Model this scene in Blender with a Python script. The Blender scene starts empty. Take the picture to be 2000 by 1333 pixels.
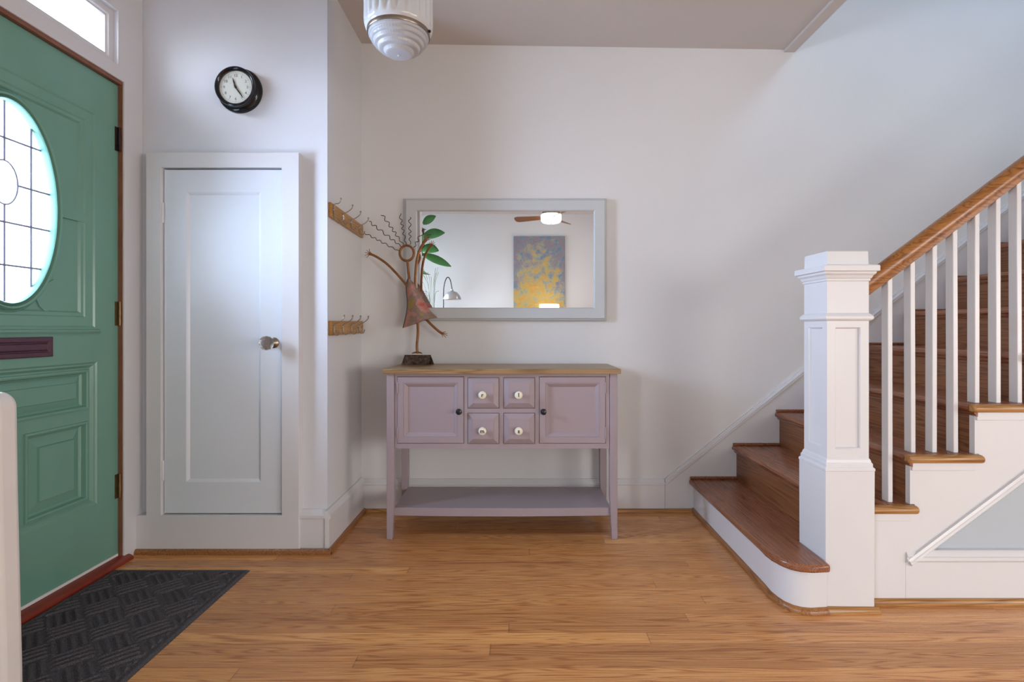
import bpy, bmesh, math, random
from mathutils import Vector, Matrix
import numpy as np
random.seed(7)
S = bpy.context.scene
COL = S.collection
PI = math.pi

# ------------------------------------------------------------------ camera, world, lights, exposure
CAMZ = 0.976
cd = bpy.data.cameras.new('camera'); cam = bpy.data.objects.new('camera', cd); COL.objects.link(cam)
cam.location = (0, 0, CAMZ); cam.rotation_euler = (PI/2, 0, 0)
cd.sensor_width = 36.0; cd.lens = 36.0*1011/2000
cd.shift_x = -0.0075; cd.shift_y = -0.01225
cd.clip_start = 0.02
S.camera = cam
S.view_settings.view_transform = 'Standard'
S.view_settings.look = 'None'
S.view_settings.gamma = 1.0
S.view_settings.use_curve_mapping = False
S.view_settings.exposure = 0.12

w = bpy.data.worlds.new('sky'); S.world = w; w.use_nodes = True
bg = w.node_tree.nodes['Background']
bg.inputs[0].default_value = (0.86, 0.93, 1.0, 1); bg.inputs[1].default_value = 3.0

def area(name, loc, target, sx, sy, power, col, spread=180):
    l = bpy.data.lights.new(name, 'AREA'); l.shape = 'RECTANGLE'; l.size = sx; l.size_y = sy
    l.energy = power; l.color = col; l.spread = math.radians(spread)
    o = bpy.data.objects.new(name, l); COL.objects.link(o); o.location = loc
    d = Vector(target)-Vector(loc)
    o.rotation_euler = d.to_track_quat('-Z', 'Y').to_euler()
    return o
COOL = (0.70, 0.80, 1.0); WARM = (1.0, 0.95, 0.89); DAY = (0.95, 0.97, 1.0)
area('daylight_door', (-1.95, 1.72, 1.40), (0, 1.72, 1.32), 0.55, 0.85, 54, COOL, 110)
area('daylight_transom', (-1.95, 1.72, 2.25), (0, 1.8, 1.6), 0.8, 0.2, 8, COOL, 120)
area('daylight_stair_window', (2.9, 0.25, 4.2), (2.3, 2.77, 2.6), 1.0, 1.2, 34, (0.44, 0.69, 1.0))
area('fill_living_left', (-1.9, -1.3, 1.35), (1.0, 0.8, -0.2), 1.3, 1.1, 80, (0.84, 0.92, 1.0), 155)  # added fill lamp outside an invented living room window
area('fill_living_right', (4.75, -0.9, 1.10), (-0.4, 1.5, -0.5), 1.9, 1.0, 28, WARM, 115)  # warm fill lamp, added outside the invented right-hand window
area('fill_living_front', (2.6, -2.55, 1.10), (0.0, 2.7, -0.6), 1.5, 1.0, 21, WARM, 105)  # fill lamp added behind the camera, outside another invented window

# ------------------------------------------------------------------ materials
def lin(c):
    out = []
    for v in c:
        v = v/255.0
        out.append(v/12.92 if v <= 0.04045 else ((v+0.055)/1.055)**2.4)
    return tuple(out)

class N:
    def __init__(s, name):
        s.m = bpy.data.materials.new(name); s.m.use_nodes = True
        s.t = s.m.node_tree; s.n = s.t.nodes; s.p = s.n['Principled BSDF']; s.out = s.n['Material Output']
    def node(s, ty, **kw):
        x = s.n.new(ty)
        for k, v in kw.items(): setattr(x, k, v)
        return x
    def link(s, a, b): s.t.links.new(a, b)
    def val(s, sock, v):
        if hasattr(v, 'is_linked') or isinstance(v, bpy.types.NodeSocket): s.link(v, sock)
        else: sock.default_value = v
    def math(s, op, a, b=0.0, c=None):
        x = s.node('ShaderNodeMath', operation=op); s.val(x.inputs[0], a); s.val(x.inputs[1], b)
        if c is not None: s.val(x.inputs[2], c)
        return x.outputs[0]
    def noise(s, vec, scale, detail=3, rough=0.55, dist=0.0):
        x = s.node('ShaderNodeTexNoise'); s.link(vec, x.inputs['Vector'])
        x.inputs['Scale'].default_value = scale; x.inputs['Detail'].default_value = detail
        x.inputs['Roughness'].default_value = rough; x.inputs['Distortion'].default_value = dist
        return x.outputs[0]
    def ramp(s, fac, stops, interp='LINEAR'):
        x = s.node('ShaderNodeValToRGB'); s.link(fac, x.inputs[0]); e = x.color_ramp.elements
        x.color_ramp.interpolation = interp
        while len(e) < len(stops): e.new(0.5)
        for i, (p, c) in enumerate(stops):
            e[i].position = p; e[i].color = (*c, 1)
        return x.outputs[0]
    def mix(s, fac, a, b, mode='MIX'):
        x = s.node('ShaderNodeMix', data_type='RGBA', blend_type=mode)
        s.val(x.inputs[0], fac)
        for i, v in ((6, a), (7, b)):
            if isinstance(v, tuple): x.inputs[i].default_value = (*v, 1) if len(v) == 3 else v
            else: s.link(v, x.inputs[i])
        return x.outputs[2]
    def coord(s): return s.node('ShaderNodeTexCoord').outputs['Object']
    def bump(s, h, strength, dist=0.01):
        b = s.node('ShaderNodeBump'); b.inputs['Strength'].default_value = strength
        b.inputs['Distance'].default_value = dist; s.link(h, b.inputs['Height']); s.link(b.outputs[0], s.p.inputs['Normal'])

def paint(name, c, rough=0.5, var=0.04, bump=0.05, scale=6.0, metal=0.0, bscale=90, spec=0.5):
    m = N(name); co = m.coord()
    base = lin(c)
    nz = m.noise(co, scale, 4)
    m.link(m.ramp(nz, [(0.3, tuple(v*(1-var) for v in base)), (0.7, tuple(min(1, v*(1+var)) for v in base))]), m.p.inputs['Base Color'])
    m.p.inputs['Roughness'].default_value = rough; m.p.inputs['Metallic'].default_value = metal
    m.p.inputs['Specular IOR Level'].default_value = spec
    if bump: m.bump(m.noise(co, bscale, 3), bump, 0.004)
    return m.m

def wood(name, dark, mid, light, axis='x', plank=None, rough=0.3, board=1.35, grain=1.0, seam=0.45, streak=0.5, vary=0.6, coat=0.0, rgain=0.3, rfreq=7.0):
    m = N(name); co = m.coord()
    sp = m.node('ShaderNodeSeparateXYZ'); m.link(co, sp.inputs[0])
    X, Y, Z = sp.outputs
    if axis == 'x': al, ac, oth = X, Y, Z
    elif axis == 'y': al, ac, oth = Y, X, Z
    else: al, ac, oth = Z, X, Y
    if plank:
        q = m.math('DIVIDE', ac, plank); row = m.math('FLOOR', q); fr = m.math('SUBTRACT', q, row)
        wn = m.node('ShaderNodeTexWhiteNoise', noise_dimensions='1D'); m.link(row, wn.inputs['W'])
        al2 = m.math('MULTIPLY_ADD', wn.outputs[0], 9.7, al)
        q2 = m.math('DIVIDE', al2, board); seg = m.math('FLOOR', q2); fr2 = m.math('SUBTRACT', q2, seg)
        idv = m.math('MULTIPLY_ADD', row, 17.131, m.math('MULTIPLY', seg, 3.713))
        wi = m.node('ShaderNodeTexWhiteNoise', noise_dimensions='1D'); m.link(idv, wi.inputs['W'])
        rid = wi.outputs[0]
    else:
        rid = None
    cb = m.node('ShaderNodeCombineXYZ')
    off = m.math('MULTIPLY', rid, 37.0) if rid is not None else 3.3
    m.val(cb.inputs[0], m.math('MULTIPLY_ADD', al, 0.42, off) if rid is not None else m.math('MULTIPLY', al, 0.42))
    m.val(cb.inputs[1], m.math('MULTIPLY', ac, 9.0)); m.val(cb.inputs[2], m.math('ADD', m.math('MULTIPLY', oth, 9.0), off))
    n1 = m.noise(cb.outputs[0], 1.6, 2, 0.5)
    # cathedral rings
    d = m.math('ADD', m.math('MULTIPLY', n1, 26.0*grain), m.math('MULTIPLY', ac, 20.0))
    rings = m.math('SUBTRACT', 1.0, m.math('POWER', m.math('MULTIPLY_ADD', m.math('SINE', m.math('MULTIPLY', d, rfreq)), 0.5, 0.5), 2.5))
    cb2 = m.node('ShaderNodeCombineXYZ')
    m.val(cb2.inputs[0], m.math('MULTIPLY', al, 3.5)); m.val(cb2.inputs[1], m.math('MULTIPLY', ac, 260.0)); m.val(cb2.inputs[2], m.math('MULTIPLY', oth, 260.0))
    fine = m.noise(cb2.outputs[0], 1.0, 2, 0.6)
    g = m.math('ADD', m.math('MULTIPLY', rings, rgain), m.math('MULTIPLY', fine, streak))
    c = m.ramp(g, [(0.15, lin(dark)), (0.5, lin(mid)), (0.85, lin(light))])
    if rid is not None:
        tint = m.ramp(rid, [(0.0, (0.80, 0.76, 0.74)), (0.3, (0.94, 0.91, 0.90)), (0.8, (1.0, 1.0, 1.0)), (1.0, (1.2, 1.26, 1.22))])
        c = m.mix(vary, c, m.mix(1.0, c, tint, 'MULTIPLY'))
        e1 = m.math('LESS_THAN', fr, 0.022); e2 = m.math('LESS_THAN', fr2, 0.0016)
        e = m.math('MAXIMUM', e1, e2)
        c = m.mix(m.math('MULTIPLY', e, seam), c, (0.05, 0.02, 0.01))
    m.link(c, m.p.inputs['Base Color'])
    m.link(m.math('MULTIPLY_ADD', fine, 0.12, rough-0.06), m.p.inputs['Roughness'])
    m.bump(fine, 0.05, 0.002)
    if coat: m.p.inputs['Coat Weight'].default_value = coat; m.p.inputs['Coat Roughness'].default_value = 0.15
    return m.m

def glass(name, tint=(1, 1, 1), gloss=0.08, rough=0.02):
    m = N(name); t = m.node('ShaderNodeBsdfTransparent'); t.inputs[0].default_value = (*tint, 1)
    g = m.node('ShaderNodeBsdfGlossy'); g.inputs['Roughness'].default_value = rough
    mx = m.node('ShaderNodeMixShader'); mx.inputs[0].default_value = gloss
    m.link(t.outputs[0], mx.inputs[1]); m.link(g.outputs[0], mx.inputs[2]); m.link(mx.outputs[0], m.out.inputs[0])
    return m.m

def emit(name, c, s):
    m = N(name); m.p.inputs['Base Color'].default_value = (*c, 1); m.p.inputs['Emission Color'].default_value = (*c, 1)
    m.p.inputs['Emission Strength'].default_value = s
    return m.m

M = {}
M['wall'] = paint('wall_paint', (217, 217, 217), 0.6, 0.012, 0.10, 2.0, bscale=140)
M['wall_door_tint'] = paint('door_tinted_wall_paint', (214, 217, 224), 0.6, 0.012, 0.08, 2.0, bscale=140)  # same wall paint with the door's bluish daylight put into the colour
M['wall_lifted'] = paint('brightened_wall_paint', (232, 240, 248), 0.6, 0.012, 0.08, 2.0)  # wall colour brightened and cooled in place of light missing there
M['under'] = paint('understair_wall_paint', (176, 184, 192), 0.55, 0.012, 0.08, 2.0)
M['ceil'] = paint('ceiling_paint', (205, 198, 192), 0.75, 0.012, 0.10, 2.0)
M['white'] = paint('white_trim_paint', (214, 213, 215), 0.32, 0.012, 0.03, 4.0)
M['cream'] = paint('cream_radiator_enamel', (222, 219, 216), 0.3, 0.03, 0.04, 9.0)
M['closet'] = paint('closet_door_paint', (216, 220, 226), 0.3, 0.012, 0.03, 4.0)
M['green'] = paint('green_door_paint', (110, 155, 138), 0.24, 0.03, 0.04, 5.0)
M['purple'] = paint('oxidised_mail_slot', (92, 62, 74), 0.35, 0.1, 0.05, 20, metal=0.5)
M['red'] = paint('red_threshold_paint', (132, 50, 36), 0.3, 0.15, 0.05, 14)
M['jamb'] = paint('stained_jamb', (132, 84, 62), 0.45, 0.15, 0.05, 14)
M['bronze'] = paint('dark_bronze_hinge', (60, 48, 46), 0.35, 0.2, 0.05, 40, metal=0.7)
M['brass'] = paint('aged_brass_hinge', (112, 92, 62), 0.35, 0.2, 0.05, 40, metal=0.8)
M['lead'] = paint('lead_came', (120, 116, 132), 0.4, 0.1, 0.0)
M['mauve'] = paint('mauve_console_paint', (160, 146, 152), 0.42, 0.02, 0.03, 7)
M['mauve_in'] = paint('console_shadow_gap', (70, 60, 60), 0.7, 0.02, 0.0)
M['black'] = paint('black_lacquer', (14, 15, 22), 0.16, 0.1, 0.0)
M['blackiron'] = paint('black_knob_metal', (26, 26, 30), 0.3, 0.1, 0.03)
M['porcelain'] = paint('porcelain_knob', (232, 226, 206), 0.18, 0.03, 0.0)
M['ink'] = paint('dark_lettering', (46, 40, 34), 0.6, 0.05, 0.0)
M['dial'] = paint('clock_dial_paper', (216, 220, 212), 0.6, 0.02, 0.0)
M['hook'] = paint('steel_hook_wire', (158, 148, 136), 0.3, 0.1, 0.0, metal=0.7)
M['hookdark'] = paint('dark_hook_wire', (48, 40, 36), 0.35, 0.1, 0.0, metal=0.6)
M['mirrorframe'] = paint('grey_frame_paint', (192, 197, 199), 0.45, 0.015, 0.03, 6)
M['rust'] = paint('rusty_iron', (138, 92, 52), 0.5, 0.3, 0.3, 30, metal=0.55)
M['wire'] = paint('dark_iron_wire', (58, 44, 40), 0.5, 0.2, 0.1, 30, metal=0.4)
M['milk'] = paint('milk_glass', (208, 211, 214), 0.15, 0.01, 0.0)
M['nickel'] = paint('aged_nickel_band', (150, 138, 126), 0.28, 0.1, 0.0, metal=0.85)
M['shade_metal'] = paint('brushed_lamp_metal', (190, 192, 196), 0.3, 0.05, 0.0, metal=0.85)
M['canvas_edge'] = paint('canvas', (220, 214, 200), 0.8)
M['leaf'] = paint('green_leaf', (66, 124, 66), 0.4, 0.2, 0.1, 14)
M['stem'] = paint('brown_stem', (96, 78, 56), 0.7, 0.2, 0.1, 14)
M['pot'] = paint('white_ceramic_pot', (218, 216, 212), 0.3)
M['grass'] = paint('dry_twig', (86, 92, 78), 0.7, 0.2)
M['blade'] = wood('fan_blade_wood', (96, 62, 40), (130, 86, 56), (150, 104, 70), 'x', None, 0.4)
M['floor'] = wood('oak_floor', (160, 99, 52), (204, 140, 82), (222, 168, 106), 'x', 0.0572, 0.28, 2.3, 0.9, 0.4, 0.5, 1.0, rgain=0.40)
M['tread'] = wood('dark_oak_stair', (96, 56, 36), (142, 90, 62), (166, 114, 82), 'y', None, 0.28, grain=0.8)
M['riser'] = wood('dark_oak_riser', (88, 50, 28), (128, 80, 48), (146, 98, 62), 'y', None, 0.35, grain=0.7)
M['gold'] = wood('golden_oak_trim', (120, 78, 36), (166, 118, 64), (190, 146, 90), 'x', None, 0.32, grain=0.7)
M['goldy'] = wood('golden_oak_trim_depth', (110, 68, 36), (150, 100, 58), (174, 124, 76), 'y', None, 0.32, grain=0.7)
M['rail'] = wood('oak_handrail', (104, 58, 22), (148, 94, 42), (176, 120, 60), 'x', None, 0.3, grain=0.6)
M['top'] = wood('oak_console_top', (116, 88, 54), (152, 122, 84), (176, 146, 106), 'x', None, 0.35, grain=0.7)
M['board'] = wood('oak_hook_board', (128, 88, 38), (176, 128, 64), (200, 152, 86), 'y', None, 0.3, grain=0.9)
M['glass'] = glass('clear_window_glass')
mm = N('leaded_glass'); t1 = mm.node('ShaderNodeBsdfTransparent'); t1.inputs[0].default_value = (0.9, 0.95, 1, 1)
t2 = mm.node('ShaderNodeBsdfTranslucent'); t2.inputs[0].default_value = (0.9, 0.95, 1, 1)
mx = mm.node('ShaderNodeMixShader'); mx.inputs[0].default_value = 0.06; mm.link(t1.outputs[0], mx.inputs[1]); mm.link(t2.outputs[0], mx.inputs[2]); mm.link(mx.outputs[0], mm.out.inputs[0])
M['frost'] = mm.m
M['clockglass'] = glass('clock_glass', (1, 1, 1), 0.05)
M['bulb'] = emit('fan_light_glow', (1.0, 0.95, 0.88), 6.0)
M['lampglow'] = emit('lamp_shade_glow', (1.0, 0.90, 0.76), 2.0)
mm = N('silver_mirror'); mm.p.inputs['Base Color'].default_value = (0.96, 0.98, 0.98, 1); mm.p.inputs['Metallic'].default_value = 1; mm.p.inputs['Roughness'].default_value = 0.0
M['mirror'] = mm.m
mm = N('prismatic_glass'); mm.p.inputs['Base Color'].default_value = (0.86, 0.88, 0.92, 1); mm.p.inputs['Roughness'].default_value = 0.12
mm.p.inputs['Transmission Weight'].default_value = 0.45; mm.p.inputs['IOR'].default_value = 1.45
M['prism'] = mm.m
mm = N('cut_glass'); mm.p.inputs['Base Color'].default_value = (0.95, 0.95, 0.97, 1); mm.p.inputs['Roughness'].default_value = 0.03
mm.p.inputs['Transmission Weight'].default_value = 0.95
M['cutglass'] = mm.m
mm = N('patina_copper'); co = mm.coord()
n1 = mm.noise(co, 14, 3, 0.6); n2 = mm.noise(co, 160, 3)
c = mm.ramp(n1, [(0.30, lin((178, 92, 84))), (0.45, lin((186, 138, 124))), (0.55, lin((136, 120, 118))), (0.66, lin((160, 138, 76))), (0.8, lin((176, 104, 96)))])
mm.link(mm.mix(0.15, c, mm.ramp(n2, [(0.3, (0.05, 0.03, 0.03)), (0.7, (0.6, 0.5, 0.4))]), 'OVERLAY'), mm.p.inputs['Base Color'])
mm.p.inputs['Metallic'].default_value = 0.5; mm.p.inputs['Roughness'].default_value = 0.42; mm.bump(n2, 0.3, 0.003); M['copper'] = mm.m
mm = N('hammered_dark_metal'); co = mm.coord(); n1 = mm.noise(co, 60, 3, 0.6)
mm.link(mm.ramp(n1, [(0.3, lin((44, 34, 30))), (0.55, lin((92, 76, 66))), (0.75, lin((130, 122, 120)))]), mm.p.inputs['Base Color'])
mm.p.inputs['Metallic'].default_value = 0.6; mm.p.inputs['Roughness'].default_value = 0.4; mm.bump(n1, 0.5, 0.005); M['hammered'] = mm.m
mm = N('charcoal_mat_fibre'); co = mm.coord(); n1 = mm.noise(co, 420, 2, 0.7)
mm.link(mm.ramp(n1, [(0.25, lin((52, 51, 54))), (0.55, lin((88, 85, 88))), (0.8, lin((140, 134, 134)))]), mm.p.inputs['Base Color'])
mm.p.inputs['Roughness'].default_value = 0.95; mm.p.inputs['Specular IOR Level'].default_value = 0.1; mm.bump(n1, 0.6, 0.003); M['mat'] = mm.m
mm = N('abstract_canvas'); co = mm.coord(); sp = mm.node('ShaderNodeSeparateXYZ'); mm.link(co, sp.inputs[0])
n1 = mm.noise(co, 8.0, 5, 0.65, 0.3); n2 = mm.noise(co, 16, 3, 0.6)
h = mm.math('MULTIPLY_ADD', sp.outputs[2], -0.42, 0.42*2.36)     # 0 at the top
xo = mm.math('SUBTRACT', sp.outputs[0], 0.27)
f = mm.math('ADD', n1, mm.math('MULTIPLY', mm.math('SUBTRACT', h, 0.20), 0.70))
f = mm.math('SUBTRACT', f, mm.math('MULTIPLY', mm.math('MULTIPLY', xo, xo), 1.1))
cA = mm.ramp(f, [(0.36, lin((104, 138, 176))), (0.47, lin((150, 170, 168))), (0.55, lin((198, 184, 106))), (0.66, lin((206, 172, 88))), (0.8, lin((216, 202, 112)))])
cB = mm.ramp(n2, [(0.35, lin((120, 160, 190))), (0.5, lin((214, 170, 90))), (0.62, lin((206, 130, 96)))])
mm.link(mm.mix(0.30, cA, cB), mm.p.inputs['Base Color']); mm.p.inputs['Roughness'].default_value = 0.7; mm.bump(n2, 0.2); M['canvas'] = mm.m

# ------------------------------------------------------------------ mesh helpers
class B:
    def __init__(s): s.b = bmesh.new()
    def face(s, pts):
        try: return s.b.faces.new([s.b.verts.new(p) for p in pts])
        except ValueError: return None
    def box(s, x0, x1, y0, y1, z0, z1):
        v = [s.b.verts.new(p) for p in ((x0,y0,z0),(x1,y0,z0),(x1,y1,z0),(x0,y1,z0),(x0,y0,z1),(x1,y0,z1),(x1,y1,z1),(x0,y1,z1))]
        for f in ((0,1,2,3),(4,5,6,7),(0,1,5,4),(1,2,6,5),(2,3,7,6),(3,0,4,7)): s.b.faces.new([v[i] for i in f])
        return s
    def rings(s, rings, close=True, cap0=True, cap1=True):
        R = [[s.b.verts.new(p) for p in r] for r in rings]
        n = len(R[0])
        for a, c in zip(R, R[1:]):
            for i in range(n if close else n-1):
                j = (i+1) % n
                try: s.b.faces.new((a[i], a[j], c[j], c[i]))
                except ValueError: pass
        if cap0: s.b.faces.new(R[0])
        if cap1: s.b.faces.new(R[-1])
        return s
    def prism(s, pts, axis, a0, a1):
        f = {'x': lambda p, a: (a, p[0], p[1]), 'y': lambda p, a: (p[0], a, p[1]), 'z': lambda p, a: (p[0], p[1], a)}[axis]
        return s.rings([[f(p, a0) for p in pts], [f(p, a1) for p in pts]])
    def tube(s, pts, r, seg=10, caps=True):
        P = [Vector(p) for p in pts]; n = len(P)
        rad = r if isinstance(r, (list, tuple)) else [r]*n
        rings = []; up = None
        for i in range(n):
            t = (P[min(i+1, n-1)]-P[max(i-1, 0)]).normalized()
            if up is None:
                up = Vector((0, 0, 1)) if abs(t.z) < 0.9 else Vector((1, 0, 0))
            a = t.cross(up)
            if a.length < 1e-5: a = t.cross(Vector((0, 1, 0.01)))
            a.normalize(); c = a.cross(t).normalized(); up = c
            rings.append([P[i]+(a*math.cos(2*PI*k/seg)+c*math.sin(2*PI*k/seg))*rad[i] for k in range(seg)])
        return s.rings(rings, True, caps, caps)
    def ring_tube(s, c, rx, rz, r, seg=36, k=8):
        """ellipse tube in the XZ plane"""
        R = []
        for i in range(seg):
            a = 2*PI*i/seg; ca, sa = math.cos(a), math.sin(a)
            row = []
            for j in range(k):
                b = 2*PI*j/k
                row.append((c[0]+(rx+r*math.cos(b))*ca, c[1]+r*math.sin(b), c[2]+(rz+r*math.cos(b))*sa))
            R.append(row)
        R.append(R[0]); s.rings(R, True, False, False)
        bmesh.ops.remove_doubles(s.b, verts=s.b.verts, dist=1e-6)
        return s
    def lathe(s, prof, o, axis='z', seg=32, cap0=True, cap1=True):
        rings = []
        for r, h in prof:
            row = []
            for k in range(seg):
                a = 2*PI*k/seg; u, v = r*math.cos(a), r*math.sin(a)
                row.append({'z': (o[0]+u, o[1]+v, o[2]+h), 'y': (o[0]+u, o[1]+h, o[2]+v), 'x': (o[0]+h, o[1]+u, o[2]+v)}[axis])
            rings.append(row)
        return s.rings(rings, True, cap0, cap1)
    def sphere(s, c, r, seg=16, rings=10, sc=(1, 1, 1)):
        m = Matrix.Translation(c) @ Matrix.Diagonal((*sc, 1))
        bmesh.ops.create_uvsphere(s.b, u_segments=seg, v_segments=rings, radius=r, matrix=m); return s
    def loops(s, rect, prof, mp, cap0=False, cap1=True):
        """rectangular loops (inset, height): picture frames and raised panels"""
        u0, u1, v0, v1 = rect; rings = []
        for i, h in prof:
            rings.append([mp(u0+i, v0+i, h), mp(u1-i, v0+i, h), mp(u1-i, v1-i, h), mp(u0+i, v1-i, h)])
        return s.rings(rings, True, cap0, cap1)
    def grid_wall(s, us, vs, hole, t0, t1, mp):
        """wall with rectangular holes; one clean shell"""
        V = {}
        def v(i, j, t):
            k = (i, j, t)
            if k not in V: V[k] = s.b.verts.new(mp(us[i], vs[j], t))
            return V[k]
        def solid(i, j): return 0 <= i < len(us)-1 and 0 <= j < len(vs)-1 and not hole((us[i]+us[i+1])/2, (vs[j]+vs[j+1])/2)
        for i in range(len(us)-1):
            for j in range(len(vs)-1):
                if not solid(i, j): continue
                for t in (t0, t1): s.b.faces.new((v(i,j,t), v(i+1,j,t), v(i+1,j+1,t), v(i,j+1,t)))
                for di, dj, a, c in ((-1,0,(i,j),(i,j+1)),(1,0,(i+1,j),(i+1,j+1)),(0,-1,(i,j),(i+1,j)),(0,1,(i,j+1),(i+1,j+1))):
                    if not solid(i+di, j+dj): s.b.faces.new((v(*a,t0), v(*c,t0), v(*c,t1), v(*a,t1)))
        return s

def finish(name, b, mats, bevel=0.0, seg=2, smooth=35, doubles=False):
    bm = b.b if isinstance(b, B) else b
    if doubles: bmesh.ops.remove_doubles(bm, verts=bm.verts, dist=1e-5)
    bmesh.ops.recalc_face_normals(bm, faces=bm.faces)
    me = bpy.data.meshes.new(name); bm.to_mesh(me); bm.free()
    for m in (mats if isinstance(mats, (list, tuple)) else [mats]): me.materials.append(m)
    if smooth:
        me.shade_smooth(); me.set_sharp_from_angle(angle=math.radians(smooth))
    o = bpy.data.objects.new(name, me); COL.objects.link(o)
    if bevel:
        md = o.modifiers.new('bevel', 'BEVEL'); md.width = bevel; md.segments = seg; md.limit_method = 'ANGLE'; md.angle_limit = math.radians(40)
        md.harden_normals = False
    return o
def obj(name, b, mats, parent=None, bevel=0.0, label=None, **kw):
    o = finish(name, b, mats, bevel, **kw)
    if parent is not None:
        o.parent = parent
        if parent.type == 'EMPTY': o.location = -Vector(parent.location)
    if label: o['label'] = label
    return o
def thing(name, label, cat, loc, group=None, kind=None):
    o = bpy.data.objects.new(name, None); COL.objects.link(o); o.location = loc; o.empty_display_size = 0.05
    o['label'] = label; o['category'] = cat
    if group: o['group'] = group
    if kind: o['kind'] = kind
    return o
def tag(o, label, cat, group=None, kind=None):
    o['label'] = label; o['category'] = cat
    if group: o['group'] = group
    if kind: o['kind'] = kind
    return o
def struct(name, b, mats, label=None, cat=None, **kw):
    o = finish(name, b, mats, **kw); o['kind'] = 'structure'
    if label: o['label'] = label
    if cat: o['category'] = cat
    return o
XZ = lambda y: (lambda u, v, h: (u, y-h, v))            # panel on a wall facing the camera (-y)
def text_bm(b, s, size, place, depth=0.0008, bold=0.0):
    """flat lettering as mesh; place(u, v, w) -> xyz, centred"""
    cu = bpy.data.curves.new('t', 'FONT'); cu.body = s; cu.size = size; cu.align_x = 'CENTER'; cu.align_y = 'CENTER'
    cu.extrude = depth; cu.offset = bold; cu.resolution_u = 3
    o = bpy.data.objects.new('t', cu); COL.objects.link(o)
    dg = bpy.context.evaluated_depsgraph_get(); me = o.evaluated_get(dg).to_mesh()
    vs = [b.b.verts.new(place(v.co.x, v.co.y, v.co.z)) for v in me.vertices]
    for p in me.polygons:
        try: b.b.faces.new([vs[i] for i in p.vertices])
        except ValueError: pass
    o.evaluated_get(dg).to_mesh_clear()
    bpy.data.objects.remove(o); bpy.data.curves.remove(cu)

# ------------------------------------------------------------------ room shell
WL = -1.669     # left wall face
YB = 2.77       # back wall face
YC = 2.28       # closet front wall face
XN = -0.847     # closet side wall face
XS = 1.46       # edge of the foyer ceiling over the stairs
XR = 4.6; YF = -2.3; ZT = 5.3
struct('floor', B().box(WL-0.15, XR+0.1, YF-0.1, YB+0.1, -0.06, 0), M['floor'], 'honey oak strip floor running across the hall', 'floor', smooth=0)
struct('wall_back', B().box(WL-0.15, XR+0.1, YB, YB+0.12, 0, ZT), M['wall'], 'pale wall behind the console table and stairs', 'wall', smooth=0)
struct('wall_closet', B().grid_wall([WL, -1.572, -1.036, XN], [0, 0.162, 1.684, 2.62],
       lambda u, v: -1.572 < u < -1.036 and 0.162 < v < 1.684, YC, YC+0.08, lambda u, v, t: (u, t, v)), M['wall_door_tint'], 'white wall with the clock above the narrow closet door', 'wall', smooth=0)
struct('wall_nook', B().box(XN-0.07, XN, YC+0.08, YB, 0, 2.62), M['wall'], 'short side wall carrying the two hook boards', 'wall', smooth=0)
# left wall: front door, transom, added living room window
DU0, DU1, DZ1 = 1.244, 2.181, 2.008
TU0, TU1, TZ0, TZ1 = 1.30, 2.144, 2.068, 2.29
holes = [(DU0, DU1, -1, DZ1), (TU0, TU1, TZ0, TZ1), (-1.95, -0.65, 0.85, 2.15)]
def inh(u, v): return any(a < u < b and c < v < d for a, b, c, d in holes)
struct('wall_left', B().grid_wall([YF-0.1, -1.95, -0.65, DU0, TU0, TU1, DU1, YB], [0, 0.85, DZ1, TZ0, 2.15, TZ1, ZT],
       inh, WL-0.15, WL, lambda u, v, t: (t, u, v)), M['wall_door_tint'], 'white wall around the green front door', 'wall', smooth=0)
def inr(u, v): return -1.85 < u < 0.05 and 0.50 < v < 1.70
struct('wall_right', B().grid_wall([YF-0.1, -1.85, 0.05, YB], [0, 0.50, 1.70, ZT], inr, XR, XR+0.1, lambda u, v, t: (t, u, v)), M['wall'], smooth=0)
def inf(u, v): return 1.85 < u < 3.35 and 0.50 < v < 1.70
struct('wall_front', B().grid_wall([WL, 1.85, 3.35, XR], [0, 0.50, 1.70, 2.8], inf, YF-0.1, YF, lambda u, v, t: (u, t, v)), M['wall_lifted'], 'wall behind the camera with the abstract canvas, seen in the mirror', 'wall', smooth=0)
# foyer ceiling, slightly out of level, and its trim at the stair opening
b = B()
def cz(x): return 2.49-0.0147*x
for x0, x1, y0, y1 in ((WL, XS, -0.4, YB), (XS, XR, -0.4, 1.75)):
    b.rings([[(x0, y0, cz(x0)), (x1, y0, cz(x1)), (x1, y1, cz(x1)), (x0, y1, cz(x0))], [(x0, y0, 2.72), (x1, y0, 2.72), (x1, y1, 2.72), (x0, y1, 2.72)]])
struct('ceiling', b, M['ceil'], 'beige grey hall ceiling ending at the stair opening', 'ceiling', smooth=0)
struct('trim_1', B().box(XS-0.045, XS+0.012, 1.75, YB, cz(XS)-0.014, cz(XS)+0.05), M['ceil'], 'narrow strip along the edge of the ceiling at the stairs', 'trim', smooth=0)
struct('ceiling_living', B().box(WL, XR, YF, -0.4, 2.70, 2.80), M['white'], smooth=0)
struct('wall_stairwell_left', B().box(XS-0.08, XS, 0.40, YB, 2.72, ZT), M['wall'], smooth=0)
def inw(u, v): return 2.4 < u < 3.4 and 3.6 < v < 4.8
struct('wall_stairwell_front', B().grid_wall([XS-0.08, 2.4, 3.4, XR], [2.72, 3.6, 4.8, ZT], inw, 0.30, 0.40, lambda u, v, t: (u, t, v)), M['wall'], smooth=0)
struct('ceiling_stairwell', B().box(XS-0.08, XR, 0.30, YB, ZT, ZT+0.1), M['wall'], smooth=0)
# cased opening stub between hall and living room (seen in the mirror)
struct('trim_2', B().box(WL, -1.125, -0.46, -0.34, 0, cz(-1.2)), M['white'], 'white jamb of the opening to the living room, reflected at the mirror edge', 'trim', smooth=0, bevel=0.004)

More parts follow.
